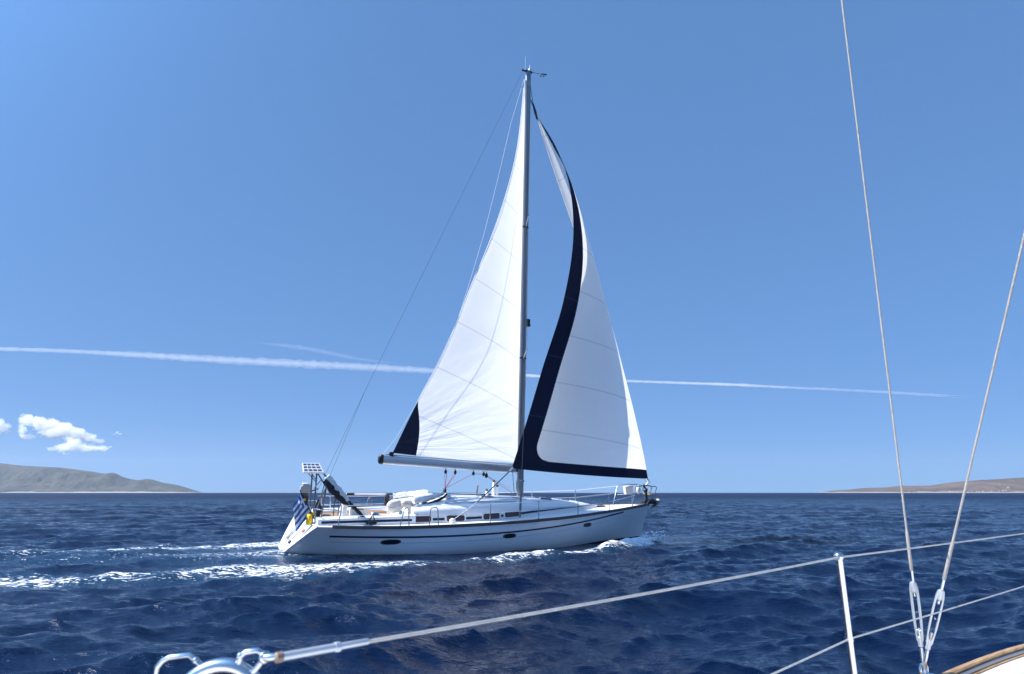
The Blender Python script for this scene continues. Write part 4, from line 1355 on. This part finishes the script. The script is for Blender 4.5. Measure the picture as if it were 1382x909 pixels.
    b = MB(); b.box((-4.55, -1.3, 1.20), (.26, .18, .13), bev=.04); b.tube([(-4.5, -1.32, 1.10), (-4.5, -1.32, 1.26)], [.08, .065], 12); b.build('genoa_winch', M['steel'], yacht)
    b = MB(); b.tube([(-3.72, -1.3, 1.14), (-3.72, -1.3, 1.3)], [.08, .06], 12); b.build('genoa_winch', M['steel'], yacht)
    b = MB(); b.tube([(-4.9, -1.7, .93), (-4.72, -1.72, 1.22), (-4.62, -1.7, .93)], .03, 6); b.box((-4.72, -1.72, 1.0), (.26, .16, .14), bev=.04); b.build('sheet_clutch', M['black'], yacht)
    # gate boom along the far side of the cockpit
    b = MB(); b.tube([(-4.9, 1.2, 1.63), (-3.5, 1.2, 1.63)], .028, 8); b.build('grab_bar', M['lifeline'], yacht)
    b = MB(); b.tube([(-4.88, 1.2, 1.62), (-4.62, 1.2, 1.62)], .04, 8); b.box((-3.46, 1.2, 1.44), (.14, .16, .40), (0, .05, 0), .04); b.build('grab_bar_cover', M['canvas_black'], yacht)
    # folded sprayhood round the companionway
    bunch([(-3.3, -1.22, 1.56), (-2.9, -1.05, 1.63), (-2.4, -.85, 1.73), (-2.06, -.7, 1.80)], [.07, .10, .08, .05], 'sprayhood_fold', M['canvas_white'], 31, amp=.5)
    bunch([(-2.75, -1.12, 1.50), (-2.4, -.98, 1.58), (-2.1, -.86, 1.70), (-2.0, -.8, 1.80)], [.035, .05, .045, .03], 'sprayhood_trim', M['canvas_black'], 33, amp=.4)
    bunch([(-3.25, 1.15, 1.58), (-2.7, 1.0, 1.66), (-2.1, .75, 1.78)], [.08, .10, .06], 'sprayhood_fold', M['canvas_white'], 35, amp=.5)
    bunch([(-2.1, -.7, 1.78), (-2.02, 0, 1.84), (-2.1, .75, 1.78)], [.06, .07, .06], 'sprayhood_fold', M['canvas_white'], 37, amp=.4)
    b = MB(); b.tube([(-3.35, -1.25, 1.42), (-3.0, -1.1, 1.6), (-2.1, -.72, 1.84)], .014, 6); b.tube([(-3.35, 1.25, 1.42), (-3.0, 1.1, 1.6), (-2.1, .72, 1.84)], .014, 6); b.build('sprayhood_hoop', M['steel'], yacht)
    b = MB(); b.box((-2.55, 0, 1.70), (.9, .8, .07), bev=.03); b.build('companionway_hatch', M['gelcoat'], yacht)
    b = MB(); b.box((-3.12, -1.0, 1.47), (.16, .10, .1), bev=.02); b.box((-2.85, -1.02, 1.52), (.2, .1, .07), bev=.02); b.build('instrument_pod', M['black'], yacht)
    b = MB()
    for x, y in ((-3.5, -1.45), (-3.3, -1.5), (-3.8, -1.3)):
        b.tube([(x, y, 1.2), (x + .25, y + .05, 1.24), (x + .4, y - .03, 1.18)], .012, 5)
    b.build('loose_line', M['rope'], yacht)
build_stern()

# ---- loose things aboard
def build_loose():
    def th(name, loc, label, cat, group=None):
        return aboard(name, loc, label, cat, group), loc
    # flag on a raked staff at the stern
    t, o = th('ensign', (-6.26, -.9, 1.0), 'blue and white striped flag with a cross hanging from a raked staff at the stern', 'flag')
    b = MB(); b.tube([(-6.24, -.9, .96), (-6.80, -.9, 1.87)], .016, 6); b.build('staff', M['black'], t, o)
    b = MB(); b.tube([(-6.32, -.9, 1.14), (-6.36, -.92, 1.22)], .035, 6); b.build('ribbon', M['yellow'], t, o)
    b = MB(); b.tube([(-6.61, -.9, 1.57), (-6.65, -.92, 1.62)], .03, 6); b.build('ribbon', M['yellow'], t, o)
    nu, nv = 34, 16
    rows, uv = [], []
    top, bot = np.array((-6.74, -.9, 1.76)), np.array((-6.38, -.9, 1.18))
    for i in range(nu):
        u = i / (nu - 1)
        row = []
        for j in range(nv):
            v = j / (nv - 1)
            h = bot + (top - bot) * v
            # the fly hangs down and away, folding on itself
            fly = np.array([-.30 * u - .06 * u * u, -.16 * u, -.16 * u - .30 * u**1.5])
            fold = .07 * math.sin(u * 9 + v * 2.0) * u**.6
            row.append(h * np.array([1, 1, 1]) + fly * (1 - .15 * v) + np.array([.35 * fold + .16 * u * (v - .5), fold * 1.2, .12 * u * (v - .5)]))
            uv.append((u, v))
        rows.append(row)
    b = MB(); b.grid(np.array(rows)); b.build('flag_cloth', M['flag'], t, o, uv=np.array(uv))
    # outboard motor clamped to the rail
    t, o = th('outboard_motor', (-6.38, .55, 1.0), 'grey outboard motor with pale cowl clamped to the stern rail', 'outboard motor')
    b = MB(); b.prism([(-6.56, .42, 1.70), (-6.24, .42, 1.70), (-6.2, .42, 1.78), (-6.22, .42, 1.92), (-6.3, .42, 1.97), (-6.46, .42, 1.95), (-6.55, .42, 1.88)], (0, .26, 0)); b.build('cowl', M['outboard'], t, o)
    b = MB(); b.box((-6.38, .55, 1.985), (.24, .2, .04), bev=.015); b.build('cowl_top', M['gelcoat'], t, o)
    b = MB(); b.tube([(-6.40, .55, 1.70), (-6.36, .55, 1.58), (-6.34, .55, 1.15)], [.12, .08, .06], 10); b.box((-6.34, .55, 1.45), (.14, .2, .3), bev=.03); b.build('leg', M['black'], t, o)
    b = MB(); b.ball((-6.36, .55, 1.08), (.15, .04, .05)); b.prism([(-6.4, .54, 1.06), (-6.3, .54, 1.06), (-6.36, .54, .94)], (0, .02, 0)); b.build('gearcase', M['outboard'], t, o)
    b = MB(); b.tube([(-6.24, .55, 1.72), (-5.98, .5, 1.84)], .022, 8); b.build('tiller', M['black'], t, o)
    # yellow rescue sling
    t, o = th('rescue_sling', (-6.46, -1.1, .9), 'yellow rescue sling bag hanging on the stern rail below the flag', 'rescue sling')
    b = MB()
    rows = [[(-6.475 + .085 * math.cos(a) * w, -1.1 + .12 * math.sin(a) * w, z) for a in np.linspace(0, 2 * PI, 14, endpoint=False)] for z, w in ((.88, .85), (.93, 1.05), (1.05, 1.0), (1.15, .95), (1.19, .6))]
    b.grid(np.array(rows), close_v=True); b.f.append(tuple(range(14))); b.f.append(tuple(len(b.v) - 14 + k for k in range(14))); b.build('bag', M['yellow'], t, o)
    b = MB(); b.tube([(-6.47, -1.1, 1.18), (-6.44, -1.15, 1.37)], .014, 5); b.tube([(-6.385, -1.12, .9), (-6.385, -1.12, 1.16)], .02, 5); b.build('strap', M['black'], t, o)
    # dark cover bag
    t, o = th('covered_grill', (-5.9, .6, 1.0), 'black cloth covered grill on the far stern rail beside the panel post', 'grill')
    b = MB()
    rows = [[(-5.92 + .16 * math.cos(a) * w, .6 + .16 * math.sin(a) * w, z) for a in np.linspace(0, 2 * PI, 14, endpoint=False)] for z, w in ((.93, .55), (1.08, .75), (1.12, 1.0), (1.22, .85), (1.42, .3), (1.5, .05))]
    b.grid(np.array(rows), close_v=True); b.f.append(tuple(range(14))); b.build('cover', M['canvas_black'], t, o)
    b = MB(); b.tube([(-5.92, .6, .9), (-5.92, .6, 1.0)], .03, 6); b.build('bracket', M['dull_steel'], t, o)
    # cockpit cushions
    def cushion(x, y, z, s, rot, lab):
        t, o = th('cushion', (x, y, z), lab, 'cushion', 'cushions in the cockpit')
        b = MB(); rows = []
        for i, k in enumerate(np.linspace(-1, 1, 9)):
            w = (1 - abs(k)**4 * .5)
            rows.append([(k * s[0] / 2, s[1] / 2 * w * math.copysign(abs(math.cos(a))**.6, math.cos(a)), s[2] / 2 * w * math.copysign(abs(math.sin(a))**.6, math.sin(a))) for a in np.linspace(0, 2 * PI, 16, endpoint=False)])
        b.grid(np.array(rows), close_v=True); b.f.append(tuple(range(16))); b.f.append(tuple(len(b.v) - 16 + k for k in range(16)))
        b.build('padding', M['cream'], t)
        b = MB(); b.tube([(k * s[0] / 2 * .98, s[1] / 2 * 1.0, 0) for k in (-1, 0, 1)], .008, 5); b.tube([(k * s[0] / 2 * .98, -s[1] / 2 * 1.0, 0) for k in (-1, 0, 1)], .008, 5); b.build('piping', M['varnish'], t)
        t.matrix_world = POSE @ Matrix.Translation((x, y, z)) @ Euler(rot).to_matrix().to_4x4()
    cushion(-3.82, -.95, 1.40, (.50, .22, .40), (0, -.2, 0), 'tall cream cushion standing at the aft edge of the cabin')
    cushion(-3.44, -1.02, 1.49, (.42, .24, .26), (0, .05, 0), 'smaller cream cushion leaning on the taller one beside the sprayhood')
    # anchor on the bow roller
    t, o = th('anchor', (7.4, 0, 1.5), 'rusty plough anchor stowed on the bow roller', 'anchor')
    b = MB(); b.tube([(7.05, 0, 1.58), (7.5, 0, 1.60), (7.72, 0, 1.52)], [.035, .045, .05], 8); b.build('shank', M['rusty'], t, o)
    b = MB()
    b.prism([(7.84, -.02, 1.60), (7.72, -.02, 1.66), (7.62, -.02, 1.48), (7.38, -.02, 1.25), (7.58, -.02, 1.32), (7.78, -.02, 1.42)], (0, .04, 0))
    b.add([(7.36, 0, 1.24), (7.72, -.16, 1.52), (7.80, 0, 1.44), (7.72, .16, 1.52), (7.68, 0, 1.56)], [(0, 1, 2), (0, 2, 3), (0, 4, 1), (0, 3, 4), (1, 4, 2), (3, 2, 4)])
    b.build('fluke', M['rusty'], t, o)
    b = MB(); b.ball((7.76, -.03, 1.56), (.09, .08, .08)); b.build('roller', M['cream'], t, o)
    b = MB(); b.box((7.3, 0, 1.49), (.62, .20, .12), (0, -.05, 0), .03); b.build('bow_fitting', M['black'], yacht)
    # white bag on the bow rail
    t, o = th('line_bag', (6.3, .12, 1.95), 'white canvas bag tied to the bow pulpit', 'bag')
    b = MB(); b.prism([(6.10, .05, 2.11), (6.50, .05, 2.16), (6.53, .05, 1.84), (6.42, .05, 1.80), (6.17, .05, 1.80)], (0, .14, 0)); b.build('pouch', M['canvas_white'], t, o)
    b = MB(); b.tube([(6.14, .03, 2.1), (6.32, .02, 2.15), (6.5, .03, 2.15)], .018, 6); b.build('hem', M['lifeline'], t, o)
    t, o = th('lifebuoy_light', (6.83, .1, 1.95), 'small white marker float tied beside the furling drum', 'float')
    b = MB(); b.ball((6.83, .1, 1.98), (.11, .07, .15), 12, 8); b.build('body', M['gelcoat'], t, o)
    b = MB(); b.tube([(6.83, .1, 2.12), (6.85, .15, 2.2)], .012, 5); b.build('lanyard', M['rope'], t, o)
build_loose()

# spray thrown up by the stem
def spray():
    b = MB()
    base = Vector((5.35, 24.95, .1))
    r_ = random.Random(5)
    for _ in range(210):
        f = r_.random()
        c = Vector((4.3, 23.55, .08)).lerp(Vector((5.75, 25.1, .08)), f)
        c += Vector((.54, -.84, 0)) * r_.random() * .35 + Vector((0, 0, abs(r_.gauss(0, .15)) * (0.5 + f)))
        s = r_.uniform(.008, .03)
        b.ball(c, (s * r_.uniform(.8, 2), s * r_.uniform(.8, 2), s), 6, 4)
    o = b.build('spray', simple('white_spray', (.8, .83, .85), .4), origin=base)
    o.location = base
    tag(o, 'white spray thrown up by the yacht bow', 'spray', kind='stuff')
spray()

# ================================================================== our own yacht, at whose rail we stand
OWN = Matrix.Translation((2.1, .75, 0)) @ Matrix.Rotation(R(40), 4, 'Z')
INV = OWN.inverted()
own = empty('sailing_yacht', OWN, 'nearby white deck edge with teak toe rail, wire guard rails and two steel shrouds', 'sailing yacht')
def L(p):
    return tuple(INV @ Vector(p))
def build_own():
    UX = [-6.0, -4.5, -1.74, .6, 1.57, 2.53, 4, 5.5, 6.6]
    UB = [1.35, 1.62, 1.83, 1.95, 1.95, 1.86, 1.45, .75, .03]
    eb = lambda u: float(smooth_interp(u, UX, UB))
    DK = .97
    us = np.concatenate([np.linspace(-6, 5.6, 90), np.linspace(5.7, 6.59, 14)])
    b = MB()
    prof = [(1.0, DK - .005), (.995, .6), (.97, .25), (.90, 0), (.6, -.35), (0, -.55)]
    for sg in (1, -1):
        b.grid(np.array([[(u - .5 * (DK - z) * max(0, (u - 3) / 3.6), sg * eb(u) * k, z) for k, z in prof] for u in us]))
    o = [(-6.0, eb(-6) * k, z) for k, z in prof]; o2 = [(-6.0, -eb(-6) * k, z) for k, z in prof[-2::-1]]
    b.add(o + o2, [tuple(range(len(o) + len(o2)))])
    b.build('hull', M['gelcoat'], own)
    ks = np.linspace(-1, 1, 17)
    b = MB(); b.grid(np.array([[(u, eb(u) * k * .998, DK + .05 * (1 - k * k)) for k in ks] for u in us])); b.build('deck', M['deck'], own)
    b = MB()
    for sg in (1, -1):
        b.grid(np.array([[(u, sg * (eb(u) + .012), DK - .03), (u, sg * (eb(u) + .012), DK + .028), (u, sg * (eb(u) + .006), DK + .034), (u, sg * (eb(u) - .018), DK + .034), (u, sg * (eb(u) - .024), DK + .028), (u, sg * (eb(u) - .024), DK - .01)] for u in us[:-3]]), close_v=True)
    b.build('toe_rail', M['teak'], own)
    b = MB()
    for sg in (1, -1):
        b.grid(np.array([[(u, sg * (eb(u) - .030), DK - .01), (u, sg * (eb(u) - .030), DK + .020), (u, sg * (eb(u) - .046), DK + .020), (u, sg * (eb(u) - .046), DK - .01)] for u in us if -3 < u < 4.5]), close_v=True)
    b.build('genoa_track', M['alu'], own)
    b = MB()
    for sg in (1, -1):
        b.grid(np.array([[(u, sg * (eb(u) - .050), DK - .01), (u, sg * (eb(u) - .050), DK + .010), (u, sg * (eb(u) - .058), DK + .010), (u, sg * (eb(u) - .058), DK - .01)] for u in us if -3 < u < 4.5]), close_v=True)
    b.build('track_bed', M['teak'], own)

    # stanchion with its collar, cap and eye
    top, mid, foot = Vector((1.193, 2.426, 1.59)), Vector((1.247, 2.53, 1.294)), Vector((1.30, 2.63, .99))
    def stanchion(d):
        b = MB(); b.tube([L(foot + d), L(mid + d), L(top + d)], [.0125, .0125, .0122], 14)
        s = b.build('stanchion', M['steel'], own)
        b = MB(); b.ball(L(top + d + Vector((0, 0, .004))), (.017, .017, .016), 14, 8)
        dr = Vector((1.54, 1.44, 0)).normalized()
        b.tube([L(top + d - dr * .02), L(top + d + dr * .02)], .010, 10); b.build('cap', M['steel'], s)
        b = MB(); b.tube([L(mid + d + Vector((0, 0, -.008))), L(mid + d + Vector((0, 0, .008)))], .0145, 14); b.build('ferrule', M['steel'], s)
        b = MB(); b.tube([L(foot + d + Vector((0, 0, -.04))), L(foot + d + Vector((0, 0, .06)))], .02, 12); b.build('socket', M['steel'], s)
    stanchion(Vector((0, 0, 0)))
    stanchion(Vector((2.9, 2.3, .0)))
    # guard wires
    sag = lambda a, c, n, k: [tuple(Vector(a).lerp(Vector(c), i / n) - Vector((0, 0, k * 4 * (i / n) * (1 - i / n)))) for i in range(n + 1)]
    tl, far_t = Vector((-.27, 1.062, 1.588)), top + Vector((2.9, 2.3, 0))
    b = MB(); b.tube([L(p) for p in sag(tl, top, 14, .004) + sag(top, far_t, 14, .003)[1:]], .0030, 10)
    b.build('guard_wire', M['wire'], own)
    ml, far_m = Vector((-.30, 1.05, 1.285)), mid + Vector((2.9, 2.3, 0))
    b = MB(); b.tube([L(p) for p in sag(ml, mid, 14, .004) + sag(mid, far_m, 14, .003)[1:]], .0028, 10)
    b.build('guard_wire', M['wire'], own)
    # swaged end of the upper wire: terminal, lock nuts, fork
    dr = (top - tl).normalized()
    e0 = Vector((-.345, .992, 1.588))
    b = MB(); b.tube([L(e0 + dr * q) for q in (.012, .014, .10, .102)], [.004, .0062, .0062, .0045], 12)
    b.tube([L(e0 + dr * q) for q in (.096, .098, .106, .108)], [.005, .0075, .0075, .005], 6)
    b.tube([L(e0 + dr * q) for q in (.104, .155, .158)], [.0052, .0050, .003], 12)
    term = b.build('swaged_terminal', M['alu_bright'], own)
    b = MB(); b.tube([L(e0 + dr * q) for q in (.003, .005, .014, .016)], [.005, .0078, .0078, .005], 8); b.build('lock_nut', M['rusty'], term)
    # rail hoop with two welded eyes
    cx, cy, cz = -.421, 1.006, 1.504
    ax = Vector((.1, .0, 0)).normalized(); ax = Vector((.92, .39, 0)).normalized(); ax = Vector((1, .05, 0)).normalized()
    hoop = []
    rad = .066
    for a in np.linspace(0, PI, 25):
        hoop.append(Vector((cx, cy, cz)) + ax * (rad * math.cos(a)) + Vector((0, 0, rad * 1.08 * math.sin(a))))
    legs0 = [hoop[0] + Vector((.02, .02, -.53)), hoop[0] + Vector((.004, .004, -.1))]
    legs1 = [hoop[-1] + Vector((-.004, .004, -.1)), hoop[-1] + Vector((-.02, .02, -.53))]
    b = MB(); b.tube([L(p) for p in legs0 + hoop + legs1], .0105, 16); hp = b.build('rail_hoop', M['steel'], own)
    def eye(pts, r=.0042):
        b = MB(); b.tube([L(p) for p in pts], r, 10)
        for p in (pts[1], ):
            b.ball(L(p), (.0052, .0052, .0052), 10, 6)
        return b.build('welded_eye', M['steel'], hp)
    eye([(-.398, 1.004, 1.577), (-.396, 1.003, 1.589), (-.388, 1.003, 1.594), (-.372, 1.003, 1.596), (-.364, 1.003, 1.592), (-.361, 1.003, 1.585), (-.370, 1.004, 1.574), (-.386, 1.005, 1.556)])
    eye([(-.447, 1.006, 1.570), (-.462, 1.006, 1.582), (-.472, 1.006, 1.589), (-.500, 1.006, 1.586), (-.509, 1.006, 1.582), (-.517, 1.007, 1.573), (-.519, 1.008, 1.560), (-.500, 1.009, 1.545), (-.48, 1.01, 1.53)])
    b = MB(); b.ball(L((-.360, 1.002, 1.587)), (.009, .006, .009), 12, 8); b.tube([L((-.364, 1.002, 1.587)), L((-.350, .998, 1.588)), L((-.338, .997, 1.589))], [.0055, .006, .003], 10); b.build('fork', M['steel'], hp)

    # shrouds: wire, swage, open-body rigging screw, chainplate
    cp = Vector((1.905, 3.198, 1.035))
    def shroud(through, end, tilt):
        d = (Vector(through) - cp).normalized()
        at = lambda q: cp + d * q
        # screw body 0.09 .. 0.37, swage .44 .. .60
        b = MB(); b.tube([L(at(.58)), L(Vector(through)), L(end)], .0050, 10); w = b.build('shroud', M['shroud'], own)
        b = MB(); b.tube([L(at(q)) for q in (.425, .43, .50, .505)], [.0055, .0075, .0075, .0065], 12)
        b.tube([L(at(q)) for q in (.505, .60, .606)], [.0075, .0070, .0058], 12); b.build('swage', M['shroud'], w)
        b = MB(); b.tube([L(at(.31)), L(at(.43))], .0058, 8); b.tube([L(at(.05)), L(at(.17))], .0062, 8); b.build('screw_thread', M['steel'], w)
        # open body: two cheeks joined by end bosses
        side = d.cross(Vector(tilt)).normalized(); nrm = d.cross(side)
        b = MB()
        for sg in (-1, 1):
            outl = [(.095, .004), (.12, .013), (.2, .0180), (.28, .0190), (.345, .0175), (.372, .013), (.372, .009), (.340, .0095), (.322, .0125), (.16, .0115), (.135, .005)]
            P = [L(at(q) + side * (sg * wd * .95) - nrm * .007) for q, wd in outl]
            b.prism(P, Vector(L(nrm * .014)) - Vector(L((0, 0, 0))))
        b.tube([L(at(q)) for q in (.085, .09, .13, .135)], [.005, .0105, .0095, .005], 12)
        b.tube([L(at(q)) for q in (.325, .33, .372, .376)], [.006, .0110, .0118, .010], 12)
        b.build('rigging_screw', M['screw'], w)
        b = MB(); b.tube([L(at(.24) - nrm * .012), L(at(.24) + nrm * .012)], .0025, 6); b.tube([L(at(.16) - side * .012), L(at(.16) + side * .012)], .003, 6); b.build('split_pin', M['steel'], w)
        b = MB(); b.tube([L(at(.0)), L(at(.05)), L(at(.085))], [.008, .009, .007], 10)
        b.tube([L(at(.005) - nrm * .016), L(at(.005) + nrm * .016)], .006, 8); b.build('toggle', M['steel'], w)
    w1 = Vector((1.859, 2.991, 4.514)); d1 = (w1 - cp)
    w2 = Vector((2.247, 2.579, 2.908)); d2 = (w2 - cp)
    shroud(w1, cp + d1 * 2.6, (.80, .60, -.2))
    shroud(w2, cp + d2 * 3.2, (.30, .92, -.25))
    b = MB()
    for q in (-1, 1):
        c = cp + Vector((.766, .643, 0)) * .021 * q + Vector((0, 0, -.012))
        ring = [L(c + Vector((.766, .643, 0)) * .021 * math.cos(a) + Vector((0, 0, .026)) * math.sin(a)) for a in np.linspace(0, 2 * PI, 25)]
        b.tube(ring, .006, 8, caps=False)
    b.box(L(cp + Vector((0, 0, -.045))), (.14, .05, .02), bev=.005)
    b.build('chainplate', M['steel'], own)
build_own()

# a dark vessel far off, its bow just inside the picture
def far_ship():
    Yd = 1500.0
    px = Yd / 850
    t = empty('fishing_boat', Matrix.Translation(((-4 - 691) * px, Yd, 0)), 'dark red hull of a distant boat at the left edge under the island', 'boat')
    rows = []
    for x, w, h in ((-26, 2.5, 5.0), (-20, 4, 4.2), (-8, 4.2, 4.0), (4, 3.6, 4.6), (11, 1.8, 6.0), (15.5, .1, 7.4)):
        rows.append([(x, -w, h), (x, -w * .95, h * .5), (x - (1.5 if x > 10 else 0), -w * .5, -1), (x - (1.5 if x > 10 else 0), w * .5, -1), (x, w * .95, h * .5), (x, w, h)])
    b = MB(); b.grid(np.array(rows), close_v=True); b.f.append(tuple(range(6))); b.build('hull', simple('dark_red_hull', (.10, .025, .02), .6), t)
    b = MB(); b.box((-14, 0, 8), (8, 6, 8), bev=.4); b.build('wheelhouse', M['gelcoat'], t)
    b = MB(); b.tube([(-6, 0, 4), (-6, 0, 15)], .25, 6); b.build('mast', M['dull_steel'], t)
far_ship()
